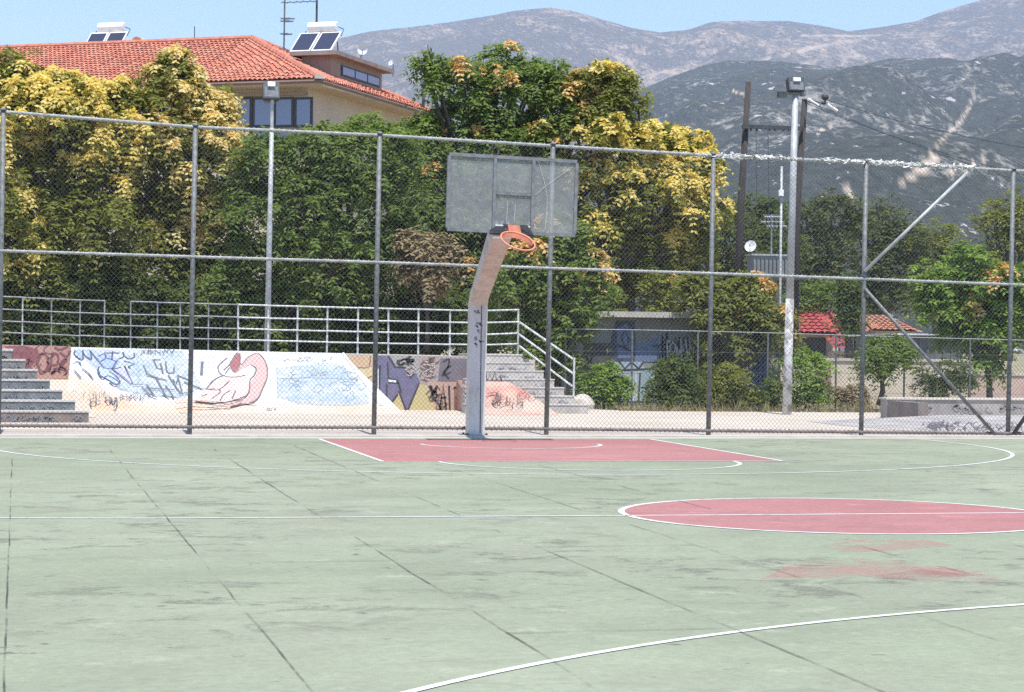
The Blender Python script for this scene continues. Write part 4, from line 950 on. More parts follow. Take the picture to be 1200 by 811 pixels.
# trees farther back on the right
far = [((862, 420), [(850, 280, 26), (835, 300, 22), (868, 305, 22), (845, 335, 22)], 52, L_far, 'olive green far tree behind the left wooden utility pole'),
       ((905, 420), [(885, 255, 24), (905, 265, 26), (890, 300, 26), (918, 300, 24), (895, 335, 26)], 70, L_dark, 'dark far tree behind the transformer cabinet'),
       ((958, 425), [(945, 262, 24), (975, 255, 24), (955, 295, 28), (985, 300, 26), (965, 335, 28), (940, 330, 22), (998, 258, 16)], 74, L_far, 'rounded far tree right of the right floodlight pole above the red roof'),
       ((955, 430), [(935, 355, 16), (955, 348, 18), (975, 355, 16), (945, 372, 12)], 46.5, L_green, 'light green tree crown directly behind the red tiled roof'),
       ((1030, 425), [(1015, 275, 20), (1040, 262, 22), (1060, 282, 20), (1025, 310, 24), (1055, 315, 24), (1035, 345, 24), (1065, 345, 18), (1005, 345, 16)], 80, L_far, 'far tree behind the sixth fence post where the upper brace crosses'),
       ((1095, 420), [(1085, 285, 18), (1105, 290, 20), (1120, 310, 16), (1090, 315, 20), (1085, 345, 18), (1110, 340, 16)], 84, L_olive, 'brownish green far tree right of the brace with open sky above'),
       ((995, 430), [(992, 335, 7), (994, 350, 8), (992, 366, 8), (994, 384, 8)], 40, L_dark, 'narrow dark conifer beside the orange roofed house'),
       ((1180, 420), [(1165, 265, 16), (1185, 250, 20), (1205, 260, 22), (1172, 290, 18), (1195, 295, 20), (1215, 300, 20), (1155, 300, 12)], 42, L_olive, 'dark loose tree at the right edge behind the seventh fence post')]
for i, (bpx, lum, Y, lf, lab) in enumerate(far):
    k = (Y + 30) / 50
    tree('far_tree' if i != 6 else 'conifer', lab, 'tree', bpx, lum, Y, lf, group='trees farther back on the right', seed=70 + i, fsize=.42 * k ** .8, leaflet=.13 * k, lwid=.028 * k, nl=3, nf=6, trunk_r=.18, density=.9)

# dry weeds along the plaza edge: uncountable
rng = np.random.default_rng(5)
n = 1700; xw = rng.uniform(4.6, 12.2, n); yw = 12.75 + rng.gamma(1.2, .55, n); yw += np.where(xw < 5.6, 1.6, 0)
A_ = np.stack([xw, yw, np.full(n, -.03)], 1); h_ = rng.gamma(1.6, .05, n)[:, None]; tip = A_ + np.concatenate([rng.normal(0, .09, (n, 2)), np.ones((n, 1))], 1) * np.array([1, 1, 0]) + np.concatenate([np.zeros((n, 2)), h_ + .05], 1)
wv = unit(np.concatenate([rng.normal(0, 1, (n, 2)), np.zeros((n, 1))], 1)) * .012
V = np.stack([A_ - wv, A_ + wv, tip + wv * .3, tip - wv * .3], 1).reshape(-1, 3)
weeds = quads_object('dry_grass', V, leaf_mat('dry_grass_blades', (.14, .12, .06), (.23, .19, .10), (.32, .27, .16), .2)); tag(weeds, kind='stuff')
print('leaf quads', QUADS[0])

# ================================================================== BIG HOUSE WITH TILED ROOF
HO = on_y(374, 92, 44.0); HA = R(-31)
hu = Vector((math.cos(HA), math.sin(HA), 0)); hv = Vector((-math.sin(HA), math.cos(HA), 0))
EZ = HO.z
def hl(x, y, z): p_ = HO + hu * x + hv * y; p_.z = z; return p_
def to_px(p_):
    d = p_ - CAM; z = d.dot(FWD); return 600 + F_PX * d.dot(CX) / z, 405.5 - F_PX * d.dot(CY) / z
def x_for_px(px, y, z, lo=-20., hi=12.):
    for _ in range(50):
        mid = (lo + hi) / 2
        if to_px(hl(mid, y, z))[0] < px: lo = mid
        else: hi = mid
    return (lo + hi) / 2
def z_for_row(row, x, y, lo=-5., hi=60.):
    for _ in range(50):
        mid = (lo + hi) / 2
        if to_px(hl(x, y, mid))[1] > row: lo = mid
        else: hi = mid
    return (lo + hi) / 2
house = thing('apartment_house', 'large beige house with orange tiled hip roof behind the trees on the left', 'house', hl(0, 0, 0))
stucco = pm('beige_stucco', (.56, .45, .35), (.50, .40, .31), .8, .9)
soffit = pm('eave_plaster', (.50, .38, .28), (.44, .33, .24), 1.5, .9)
HD = 11.8; HW = 18.0; OV = .75
bx = MB().prism([hl(-HW, OV, 0), hl(-OV, OV, 0), hl(-OV, HD - OV, 0), hl(-HW, HD - OV, 0)], (0, 0, EZ - .05)); wall_h = bx.build('wall', stucco, house)
MB().prism([hl(-HW - .7, 0, EZ - .22), hl(0, 0, EZ - .22), hl(0, HD, EZ - .22), hl(-HW - .7, HD, EZ - .22)], (0, 0, .17)).build('eave', soffit, house)
MB().tube([hl(-HW - .7, -.06, EZ - .09), hl(.06, -.06, EZ - .09), hl(.06, HD, EZ - .09)], .06, 6).build('gutter', pm('brown_gutter', (.22, .13, .10), (.16, .10, .08), 3, .6), house)
ay = 5.6; ax_ = x_for_px(296, ay, EZ + 3); az = z_for_row(47.5, ax_, ay)
print('apex', ax_, ay, az, EZ)
m, nt, b = nodes_of('orange_roof_tiles')
g_ = nt.nodes.new('ShaderNodeNewGeometry'); n = noise_node(nt, position(nt), .8, 7, .7); n2 = noise_node(nt, position(nt), 4, 6, .7)
f_ = math_node(nt, 'ADD', math_node(nt, 'MULTIPLY', g_.outputs['Random Per Island'], .45), math_node(nt, 'MULTIPLY', n, .6))
r = ramp_node(nt, [(.2, (.33, .105, .075)), (.5, (.46, .165, .105)), (.85, (.55, .24, .16))], f_)
k = ramp_node(nt, [(.58, (0, 0, 0)), (.72, (.55, .55, .55))], n2)
nt.links.new(mix_col(nt, k.outputs[0], r.outputs[0], (.20, .11, .085)), b.inputs['Base Color']); b.inputs['Roughness'].default_value = .9
tile_m = m
def tiles(o, ud, top_fn, U, pitch=.19, rowl=.33, mb=None):
    """corrugated barrel tiles laid in overlapping courses; top_fn(u) gives the 3-D point where the column at u ends"""
    mb = mb or MB(); n = int(U / pitch); sub = 4
    for i in range(n):
        ee = []
        for k in range(sub + 1):
            u = (i + k / sub) * pitch; a = o + ud * u; t = top_fn(u); ee.append((a, t))
        L = (ee[sub // 2][1] - ee[sub // 2][0]).length; rows_ = max(1, int(L / rowl))
        nn = ud.cross((ee[sub // 2][1] - ee[sub // 2][0])).normalized() if L > .05 else Vector((0, 0, 1))
        if nn.z < 0: nn = -nn
        jit = random.uniform(-.012, .012)
        for r_ in range(rows_):
            V = []
            for (f, lift) in ((r_ / rows_, .045), ((r_ + 1) / rows_, .0)):
                for k in range(sub + 1):
                    a, t = ee[k]; V.append(a.lerp(t, f) + nn * (.062 * math.sin(math.pi * k / sub) + lift + jit + .03))
            mb.add(V, [(k, k + 1, sub + 2 + k, sub + 1 + k) for k in range(sub)])
    return mb
apex = hl(ax_, ay, az); ridge_end = hl(-HW - .7, ay, az)
corner = hl(0, 0, EZ - .05); cback = hl(0, HD, EZ - .05); cleft = hl(-HW - .7, 0, EZ - .05); bleft = hl(-HW - .7, HD, EZ - .05)
def front_top(u):                                                   # u measured from the left end
    x = -HW - .7 + u
    if x < ax_: return hl(x, ay, az)
    t = x / ax_; return corner.lerp(apex, t)
rf = tiles(cleft, hu, front_top, HW + .7).build('roof_tiles', tile_m, house); tag(rf, kind='stuff')
def side_top(u):
    if u < ay: return corner.lerp(apex, u / ay)
    return cback.lerp(apex, (HD - u) / (HD - ay))
rs = tiles(corner, hv, side_top, HD).build('roof_tiles', tile_m, house); tag(rs, kind='stuff')
MB().add([cleft, bleft, cback, corner, apex, ridge_end], [(5, 4, 2, 1), (0, 3, 4, 5), (3, 2, 4), (0, 5, 1)]).build('roof_deck', soffit, house)
rc_m = pm('ridge_tiles', (.50, .19, .12), (.34, .12, .08), 5, .85)
for a, c in ((ridge_end, apex), (corner, apex), (apex, cback)):
    n = int((c - a).length / .42); mb = MB()
    for i in range(n):
        p0 = a.lerp(c, i / n) + Vector((0, 0, .06)); p1 = a.lerp(c, (i + 1.12) / n) + Vector((0, 0, .09)); mb.tube([p0, p1], [.15, .12], 7)
    o = mb.build('ridge_cap', rc_m, house); tag(o, kind='stuff')
MB().box(corner + Vector((0, 0, .1)), (.34, .34, .14)).build('mortar_cap', pm('mortar', (.52, .46, .40), (.4, .34, .3), 5), house)
# windows of the top floor
win_f = pm('dark_window_frame', (.045, .038, .045), (.03, .026, .03), 5, .5)
m, nt, b = nodes_of('window_glass'); b.inputs['Base Color'].default_value = (.20, .23, .36, 1); b.inputs['Roughness'].default_value = .12; b.inputs['Specular IOR Level'].default_value = .6  # blue base colour carries the sky's reflection in the panes
gl = m
def window(px0, px1, r0, r1, label=None):
    yw_ = OV
    xa = x_for_px(px0, yw_, 9.5); xb = x_for_px(px1, yw_, 9.5); zt_ = z_for_row(r0, (xa + xb) / 2, yw_); zb_ = z_for_row(r1, (xa + xb) / 2, yw_)
    fr = MB().prism([hl(xa, yw_ - .06, zb_), hl(xb, yw_ - .06, zb_), hl(xb, yw_ - .06, zt_), hl(xa, yw_ - .06, zt_)], hv * .05).build('window', win_f, wall_h)
    t = .09
    MB().prism([hl(xa + t, yw_ - .075, zb_ + t), hl(xb - t, yw_ - .075, zb_ + t), hl(xb - t, yw_ - .075, zt_ - t), hl(xa + t, yw_ - .075, zt_ - t)], hv * .01).build('pane', gl, fr)
for a, c in ((227, 247), (251, 270), (272, 296), (297, 321), (322, 345), (346, 367)):
    window(a, c, 114, 149.5); window(a, c, 152, 168)
for a, c in ((60, 95), (110, 140), (175, 205)): window(a, c, 135, 175)
for a, c in ((255, 290), (300, 330), (335, 362)): window(a, c, 205, 245)
zs = z_for_row(112.5, -2, OV)
MB().prism([hl(-HW, OV - .11, zs), hl(-OV - .02, OV - .11, zs), hl(-OV - .02, OV - .004, zs), hl(-HW, OV - .004, zs)], (0, 0, .1)).build('window_lintel', pm('brown_band', (.33, .25, .19), (.28, .21, .16), 2, .9), wall_h)
# stair penthouse on the right slope
py_ = 3.9; pz = EZ + 3.3; pxc = x_for_px(389, py_, pz); ptop = z_for_row(60.5, pxc, py_); pxl = x_for_px(354, py_, ptop)
plen = 5.0
pent = thing('stair_penthouse', 'small flat roofed stair penthouse with a strip window set into the tiled roof', 'penthouse', hl(pxc, py_, EZ))
MB().prism([hl(pxl, py_, EZ + .1), hl(pxc, py_, EZ + .1), hl(pxc, py_ + plen, EZ + .1), hl(pxl, py_ + plen, EZ + .1)], (0, 0, ptop - EZ - .25)).build('wall', pm('penthouse_plaster', (.33, .245, .20), (.27, .20, .16), 2, .9), pent)
MB().prism([hl(pxl - .35, py_ - .35, ptop - .15), hl(pxc + .35, py_ - .35, ptop - .15), hl(pxc + .35, py_ + plen + .45, ptop - .15), hl(pxl - .35, py_ + plen + .45, ptop - .15)], (0, 0, .15)).build('roof_slab', pm('slab_edge', (.30, .24, .21), (.22, .17, .15), 3, .9), pent)
def strip(y0, y1, z0_, z1_, off_, mat_, nm, par): return MB().prism([hl(pxc + off_, y0, z0_), hl(pxc + off_, y1, z0_), hl(pxc + off_, y1, z1_), hl(pxc + off_, y0, z1_)], hu * .03).build(nm, mat_, par)
wf = strip(py_ + .9, py_ + plen - .3, ptop - .78, ptop - .38, .002, win_f, 'window', pent)
for k in range(3):
    ya = py_ + .98 + k * (plen - 1.3) / 3; strip(ya, ya + (plen - 1.3) / 3 - .12, ptop - .72, ptop - .44, .034, gl, 'pane', wf)
# solar water heaters
white_m = pm('white_enamel', (.80, .80, .79), (.70, .70, .70), 3, .35)
m, nt, b = nodes_of('solar_glass'); b.inputs['Base Color'].default_value = (.04, .045, .075, 1); b.inputs['Roughness'].default_value = .15; solar_m = m
def heater(c, width, label, tall=.95):
    t = thing('solar_water_heater', label, 'solar heater', c, 'solar water heaters on the roof')
    ud = hu; back = hv
    for k in (0, 1):
        a = c + ud * (-width / 2 + k * (width / 2 + .02)) ; w2 = width / 2 - .04
        up_ = Vector((0, 0, tall)) + back * .75 + ud * .10
        fr = MB().prism([a, a + ud * w2, a + ud * w2 + up_, a + up_], back * .07 + Vector((0, 0, -.03))).build('collector_panel', white_m, t)
        n_ = ud.cross(up_).normalized(); n_ = n_ if n_.dot(back) < 0 else -n_
        e = .055
        q_ = [a + ud * e + up_ * e, a + ud * (w2 - e) + up_ * e, a + ud * (w2 - e) + up_ * (1 - e), a + ud * e + up_ * (1 - e)]
        MB().prism([x + n_ * .004 for x in q_], n_ * .01).build('glass', solar_m, fr)
    zt_ = Vector((0, 0, tall + .22)) + back * .95 + ud * .08
    MB().tube([c + ud * (-width * .34) + zt_, c + ud * (-width * .33) + zt_, c + ud * (width * .33) + zt_, c + ud * (width * .34) + zt_], [.16, .2, .2, .16], 14).build('water_tank', white_m, t)
    mb = MB()
    for sx in (-.45, .45):
        MB().tube([c + ud * (sx * width) + back * .85 + Vector((0, 0, -.05)), c + ud * (sx * width * .8) + back * .95 + Vector((0, 0, tall + .1))], .025, 5).build('stand_leg', galv, t)
    MB().tube([c + ud * (width * .36) + zt_, c + ud * (width * .5) + zt_ + Vector((0, 0, -.1)), c + ud * (width * .52) + zt_ - back * .3 + Vector((0, 0, -.4))], .022, 5).build('pipe', galv, t)
    return t
hx = (x_for_px(343, py_, ptop) + x_for_px(392, py_, ptop)) / 2
heater(hl(hx, py_ - .28, ptop + .02), x_for_px(392, py_, ptop) - x_for_px(343, py_, ptop), 'solar water heater with white tank standing on the penthouse roof', .78)
yb_ = ay + 2.0; bx0, bx1 = x_for_px(93, yb_, az), x_for_px(137, yb_, az)
heater(hl((bx0 + bx1) / 2, yb_, z_for_row(32.5, (bx0 + bx1) / 2, yb_ + 1) - 1.22), bx1 - bx0, 'solar water heater with white tank peeking over the ridge at far left', 1.0)
# small roof hatch behind the ridge
hx0, hx1 = x_for_px(149, yb_, az), x_for_px(170, yb_, az); zt_ = z_for_row(43, hx0, yb_)
hatch = thing('roof_hatch', 'small arched roof hatch peeking over the ridge right of the left solar heater', 'roof hatch', hl(hx0, yb_, az - .8))
P = [hl(hx0 + (hx1 - hx0) * (.5 - .5 * math.cos(t)), yb_, az - .8 + (zt_ - az + .8) * (.35 + .65 * math.sin(t))) for t in np.linspace(0, math.pi, 9)] + [hl(hx1, yb_, az - .9), hl(hx0, yb_, az - .9)]
MB().prism(P, hv * 1.2).build('hood', rc_m, hatch)
MB().prism([p_ + hu * .25 - hv * .012 + Vector((0, 0, -.06)) for p_ in P[4:9]] + [hl(hx1, yb_ - .012, az - .8), hl((hx0 + hx1) / 2 + .3, yb_ - .012, az - .8)], hv * .01).build('panel', white_m, hatch)
# aerials, dishes and vents on the roof
def roof_point(px, row, y): x = x_for_px(px, y, EZ + 3); return hl(x, y, z_for_row(row, x, y))
ant = thing('tv_aerial', 'tall lattice tv aerial mast with cross elements rising behind the roof hip', 'aerial', roof_point(333, 58, 6.4))
b0 = roof_point(333, 60, 6.4); t0 = roof_point(333.5, 0, 6.4) + Vector((0, 0, .4))
MB().tube([b0, t0], .035, 6).build('mast', galv, ant)
for row, ln in ((3, 1.4), (22, .45), (25, .4), (40, .35)):
    c = roof_point(333, row, 6.4); cr_ = MB().tube([c - hu * .15, c + hu * ln], .018, 5).build('boom', galv, ant)
    for k in range(5): MB().tube([c + hu * (ln * (k + .5) / 5 - .1) - hv * .28, c + hu * (ln * (k + .5) / 5 - .1) + hv * .28], .010, 4).build('element', galv, cr_)
for px, r0, r1, rad, lab in ((371, -4, 36, .045, 'plain dark mast standing behind the right solar heater'), (228, 31, 49, .02, 'thin whip aerial on the ridge above the gold tree')):
    a = roof_point(px, r1, 6.5); o = thing('roof_mast', lab, 'mast', a); MB().tube([a - Vector((0, 0, .3)), roof_point(px, r0, 6.5)], rad, 6).build('pole', dark_metal, o); MB().box(a - Vector((0, 0, .25)), (.15, .15, .12)).build('foot', dark_metal, o)
def dish(c, r_, face, label, foot):
    t = thing('satellite_dish', label, 'satellite dish', foot)
    face = face.normalized(); a = face.cross(Vector((0, 0, 1))).normalized(); bq = a.cross(face); V = [c - face * .04]; Fc = []
    for ring in (1, 2, 3):
        for k in range(20):
            th = 2 * math.pi * k / 20; rr__ = r_ * ring / 3; V.append(c + (a * math.cos(th) + bq * math.sin(th)) * rr__ + face * (.06 * (ring / 3) ** 2))
    Fc += [(0, 1 + k, 1 + (k + 1) % 20) for k in range(20)]
    for ring in (0, 1):
        Fc += [(1 + ring * 20 + k, 21 + ring * 20 + k, 21 + ring * 20 + (k + 1) % 20, 1 + ring * 20 + (k + 1) % 20) for k in range(20)]
    d_ = MB().add(V, Fc).build('reflector', white_m, t, True)
    MB().tube([c - bq * r_ * .9 + face * .05, c + face * r_ * .8], .014, 5).build('feed_arm', galv, t)
    MB().tube([foot, c - face * .07], .025, 6).build('mount_post', galv, t); return t
c = roof_point(425, 58, 7.6); dish(c, .20, (CAM - c), 'round white satellite dish on a short post above the penthouse roof', roof_point(423, 69, 7.6))
c = roof_point(460, 74, 9.5); dish(c, .14, Vector((-1, -.6, .5)), 'small tilted white dish at the far end of the penthouse', roof_point(461, 90, 9.5))
for px, r0, lab in ((497, 101, 'dark vent pipe near the right end of the tiled roof'), (507.5, 105, 'thinner grey vent pipe at the right tip of the tiled roof')):
    a = roof_point(px, 118, 10.9); bq = roof_point(px, r0, 10.9); o = thing('vent_pipe', lab, 'vent pipe', a); MB().tube([a - Vector((0, 0, .4)), bq], .06 if px < 500 else .035, 7).build('pipe', dark_metal if px < 500 else galv, o); MB().tube([bq, bq + Vector((0, 0, .12))], .1 if px < 500 else .05, 7).build('cap', dark_metal, o)

# ================================================================== GRAFFITI HUT AND GARDEN BOUNDARY
KY = 17.3
hut = thing('flat_roofed_hut', 'low flat roofed grey hut with blue and black graffiti half hidden by trees', 'hut', on_y(790, 476, KY))
xa, xb = on_y(672, 470, KY).x, on_y(912, 470, KY).x; ztop = on_y(740, 372, KY).z
hw = MB().box2((xa, KY, -.1), (xb, KY + 3.2, ztop)).build('wall', pm('hut_render', (.30, .30, .28), (.20, .20, .19), 1.2, .9), hut)
MB().box2((xa - .2, KY - .35, ztop), (xb + .2, KY + 3.4, ztop + .13)).build('roof_slab', pm('slab_concrete', (.52, .49, .44), (.40, .37, .33), 2, .9), hut)
KP = Vector((0, KY, 0)); 
facepoly(hw, 'paint_patch', [(684, 402), (720, 402), (722, 440), (684, 440)], KP, WN, ink('black_wash', (.05, .05, .055)))
facepoly(hw, 'paint_patch', [(722, 376), (744, 376), (746, 425), (716, 425), (716, 396)], KP, WN, ink('midnight', (.045, .055, .10)), .008)
facepoly(hw, 'paint_patch', [(722, 386), (734, 378), (742, 392), (742, 420), (724, 420)], KP, WN, ink('denim', (.12, .18, .32)), .012)
facepoly(hw, 'paint_patch', [(744, 404), (772, 396), (800, 400), (802, 424), (744, 424)], KP, WN, ink('denim', (.12, .18, .32)), .012)
facepoly(hw, 'paint_patch', [(720, 424), (752, 424), (756, 432), (750, 470), (724, 470)], KP, WN, ink('powder_blue', (.38, .48, .58)), .014)
facepoly(hw, 'paint_patch', [(752, 434), (768, 434), (764, 470), (748, 470)], KP, WN, ink('aqua', (.30, .42, .46)), .015)
facepoly(hw, 'paint_patch', [(772, 400), (810, 396), (846, 400), (846, 420), (790, 430)], KP, WN, ink('pale_grey', (.48, .49, .48)), .013)
dr = MB(); strokes(dr, [[(728, 396), (732, 386), (737, 398), (733, 408), (728, 396)], [(724, 422), (732, 432), (740, 424), (748, 432), (754, 424)], [(722, 434), (770, 432)], [(736, 448), (736, 470)], [(750, 436), (748, 468)], [(764, 406), (790, 402)], [(724, 404), (744, 414)]], KP, WN, 2.2, .02); strokes(dr, scribble(770, 390, 846, 440, 40, 91), KP, WN, 1.7, .02); dr.build('graffiti', black_paint, hw)
dr = MB(); strokes(dr, [[(726, 446), (726, 470)], [(742, 446), (742, 470)], [(730, 436), (752, 436)], [(745, 436), (745, 470)]], KP, WN, 1.2, .022); strokes(dr, scribble(780, 400, 840, 428, 16, 92), KP, WN, 1.4, .022); dr.build('graffiti', ink('white', (.75, .74, .72)), hw)
dx0, dx1 = on_y(856, 430, KY).x, on_y(898, 430, KY).x; z0_, z1_ = on_y(876, 455, KY).z, on_y(876, 404, KY).z
sh_m = pm('blue_shutter', (.10, .17, .36), (.07, .12, .26), 3, .5)
shut = MB().box2((dx0, KY - .04, z0_), (dx1, KY - .004, z1_)).build('shutter', sh_m, hut)
n = 8
for k in range(n):
    x0_ = dx0 + (dx1 - dx0) * k / n; MB().box2((x0_ + .015, KY - .065, z0_ + .02), (x0_ + (dx1 - dx0) / n - .02, KY - .042, z1_ - .02)).build('panel', sh_m, shut)
# thin wire fence behind the plaza
wf_ = thing('garden_fence', 'thin wire garden fence on slim posts along the back edge of the plaza', 'fence', on_y(740, 478, 15.2))
gp_ = [(663, 385.5), (741, 386.5), (818, 388), (900, 390), (980, 392.5), (1060, 395), (1137, 397), (1215, 399), (1294, 401), (1373, 403), (1452, 405)]
tp = [on_y(a, b_, 15.2) for a, b_ in gp_]
for p_ in tp: MB().tube([(p_.x, p_.y, -.05), p_], .022, 6).build('post', galv, wf_)
MB().tube(tp, .010, 5).build('top_wire', galv_light, wf_)
for hh in (.35, .8, 1.25): MB().tube([Vector((p_.x, p_.y - .023, hh)) for p_ in tp], .004, 4).build('wire', galv, wf_)
mb = MB(); x0_, x1_ = tp[0].x, tp[-1].x; zt_ = tp[0].z
for sgn in (1, -1):
    k = x0_ - 2
    while k < x1_ + 2:
        c_ = clip_line((k, 0), (sgn * 1., 1.05), x0_, x1_, (0.02, 0), (1.7, 0))
        if c_:
            mb.tube([(k + sgn * c_[0], 15.225 + .004 * sgn, c_[0] * 1.05), (k + sgn * c_[1], 15.225 + .004 * sgn, c_[1] * 1.05)], .0022, 3, False)
        k += .09
mb.build('wire_mesh', mesh_mat, wf_)
# garden wall, small brown door
gw = thing('garden_wall', 'pale beige garden wall with a brown door beyond the wire fence on the right', 'wall', on_y(1000, 470, 24))
xa, xb = on_y(922, 450, 24).x, on_y(1150, 450, 24).x; zt_ = on_y(1000, 423, 24).z
gwall = MB().box2((xa, 24, -.1), (xb, 24.2, zt_)).build('wall', pm('beige_wall', (.62, .54, .44), (.54, .46, .37), 1.5, .9), gw)
MB().box2((xa - .02, 23.96, zt_), (xb + .02, 24.24, zt_ + .07)).build('coping', concrete, gw)
d0, d1 = on_y(955, 450, 24).x, on_y(973, 450, 24).x
dr_ = MB().box2((d0, 23.95, 0), (d1, 23.996, zt_ - .06)).build('door', pm('brown_door', (.33, .22, .17), (.26, .17, .13), 5, .7, stretch=(1, 1, 6)), gw)
MB().sphere((d1 - .08, 23.93, .45), .025, 8, 6).build('handle', dark_metal, dr_)
pkw = thing('pink_wall', 'pinkish garden wall behind the right tree trunks', 'wall', on_y(1160, 470, 22))
MB().box2((on_y(1138, 450, 22).x, 22, -.1), (on_y(1700, 450, 22).x, 22.2, on_y(1160, 440, 22).z)).build('wall', pm('pink_wall_render', (.58, .42, .36), (.50, .36, .31), 1.2, .9), pkw)
MB().box2((on_y(1138, 450, 22).x - .02, 21.97, on_y(1160, 440, 22).z), (on_y(1700, 450, 22).x, 22.23, on_y(1160, 440, 22).z + .05)).build('coping', concrete, pkw)
# red roofed house with lower lean-to roof
red_tile = pm('red_metal_tiles', (.40, .065, .06), (.30, .05, .05), 3, .75)
RH = 44.0
rh = thing('red_roofed_house', 'small cream house with bright red tiled roof right of the right floodlight pole', 'house', on_y(950, 450, RH))
x0_, x1_ = on_y(893, 400, RH).x, on_y(990, 400, RH).x; ez_ = on_y(950, 392.5, RH).z; rz_ = on_y(940, 363, RH + 2).z
MB().box2((x0_ + .3, RH + .4, -.2), (x1_ - .35, RH + 5.4, ez_)).build('wall', pm('cream_plaster', (.60, .52, .42), (.52, .45, .36), 1.2, .9), rh)
e = [Vector((x0_, RH, ez_)), Vector((x1_, RH, ez_)), Vector((x1_, RH + 5.8, ez_)), Vector((x0_, RH + 5.8, ez_))]; rg0 = Vector((x0_ + 1., RH + 2.6, rz_)); rg1 = Vector((on_y(968, 365, RH + 2.6).x, RH + 2.6, rz_))
MB().add(e + [rg0, rg1], [(0, 1, 5, 4), (1, 2, 5), (2, 3, 4, 5), (3, 0, 4), (0, 3, 2, 1)]).build('roof_deck', red_tile, rh)
def rt(u):
    x = x0_ + u
    if x < rg0.x: return e[0].lerp(rg0, u / (rg0.x - x0_))
    if x > rg1.x: return e[1].lerp(rg1, (x1_ - x) / (x1_ - rg1.x))
    return Vector((x, rg0.y, rz_))
o = tiles(e[0] + Vector((0, 0, .03)), Vector((1, 0, 0)), lambda u: rt(u) + Vector((0, 0, .03)), x1_ - x0_, .27, .34).build('roof_tiles', red_tile, rh); tag(o, kind='stuff')
o = tiles(e[1] + Vector((0, 0, .03)), Vector((0, 1, 0)), lambda u: (e[1].lerp(rg1, u / 2.6) if u < 2.6 else e[2].lerp(rg1, (5.8 - u) / 3.2)) + Vector((0, 0, .03)), 5.8, .27, .34).build('roof_tiles', red_tile, rh); tag(o, kind='stuff')
MB().tube([e[1] + Vector((0, 0, .1)), rg1 + Vector((0, 0, .12)), rg0 + Vector((0, 0, .12))], .05, 6).build('ridge_cap', red_tile, rh)
MB().box2((x0_ + .8, RH + .36, ez_ - .75), (x1_ - .6, RH + .398, ez_ - .1)).build('window', win_f, rh)
lx0, lx1 = on_y(972, 400, RH - .4).x, on_y(998, 400, RH - .4).x; lz1, lz0 = on_y(985, 393, RH).z, on_y(985, 411, RH - 1).z
o = tiles(Vector((lx0, RH - 1.0, lz0)), Vector((1, 0, 0)), lambda u: Vector((lx0 + u * .8, RH + .36, lz1)), lx1 - lx0, .27, .34).build('lean_to_roof', red_tile, rh); tag(o, kind='stuff')
MB().box2((lx0 + .2, RH - .6, -.2), (lx1 - .25, RH + .35, lz0 - .02)).build('lean_to_wall', pm('cream_plaster', (.60, .52, .42)), rh)
# two far orange roofs and a metal shed
def gable(name, label, px0, px1, row_e, row_r, Y, mat_, dep=7., hip=.25):
    t = thing(name, label, 'house', on_y((px0 + px1) / 2, 440, Y)); x0_, x1_ = on_y(px0, 400, Y).x, on_y(px1, 400, Y).x; ze = on_y((px0 + px1) / 2, row_e, Y).z; zr = on_y((px0 + px1) / 2, row_r, Y + dep / 2).z
    MB().box2((x0_ + .3, Y + .3, -.3), (x1_ - .3, Y + dep - .3, ze)).build('wall', pm('cream_plaster', (.60, .52, .42)), t)
    h_ = (x1_ - x0_) * hip; e_ = [Vector((x0_, Y, ze)), Vector((x1_, Y, ze)), Vector((x1_, Y + dep, ze)), Vector((x0_, Y + dep, ze))]; r0 = Vector((x0_ + h_, Y + dep / 2, zr)); r1 = Vector((x1_ - h_, Y + dep / 2, zr))
    MB().add([p_ - Vector((0, 0, .02)) for p_ in e_ + [r0, r1]], [(0, 1, 5, 4), (1, 2, 5), (2, 3, 4, 5), (3, 0, 4), (0, 3, 2, 1)]).build('roof_deck', mat_, t)
    o = tiles(e_[0], Vector((1, 0, 0)), lambda u: (e_[0].lerp(r0, u / h_) if u < h_ else (e_[1].lerp(r1, (x1_ - x0_ - u) / h_) if u > x1_ - x0_ - h_ else Vector((x0_ + u, r0.y, zr)))), x1_ - x0_, .3, .4).build('roof_tiles', mat_, t); tag(o, kind='stuff')
    for k in (.3, .65): 
        w_ = MB().box2((x0_ + (x1_ - x0_) * k, Y + .25, ze - 1.3), (x0_ + (x1_ - x0_) * k + .9, Y + .298, ze - .3)).build('window', win_f, t); MB().box2((x0_ + (x1_ - x0_) * k + .08, Y + .235, ze - 1.22), (x0_ + (x1_ - x0_) * k + .82, Y + .248, ze - .38)).build('pane', gl, w_)
    return t
dull_tile = pm('dull_orange_tiles', (.46, .21, .13), (.36, .16, .10), 3, .85)
gable('orange_roofed_house', 'house with dull orange roof between the red roof and the sixth fence post', 972, 1016, 384, 367, 62, dull_tile)
gable('orange_roofed_house', 'house with low dull orange roof right of the sixth fence post under the brace', 1022, 1082, 388, 371, 66, dull_tile)
sd_ = thing('metal_shed', 'long grey shed with pale metal roof behind the right garden fence', 'shed', on_y(1080, 460, 30))
xa, xb = on_y(1046, 420, 30).x, on_y(1128, 420, 30).x; zr = on_y(1085, 393, 30).z
shw = MB().box2((xa, 30, -.2), (xb, 33, zr)).build('wall', pm('shed_wall_grey', (.16, .16, .17), (.10, .10, .11), 1.5, .8), sd_)
MB().prism([(xa - .15, 29.8, zr), (xb + .15, 29.8, zr), (xb + .15, 33.3, zr - .05), (xa - .15, 33.3, zr - .05)], (0, 0, .05)).build('roof_sheet', pm('pale_metal_roof', (.66, .68, .70), (.55, .57, .59), 3, .4), sd_)
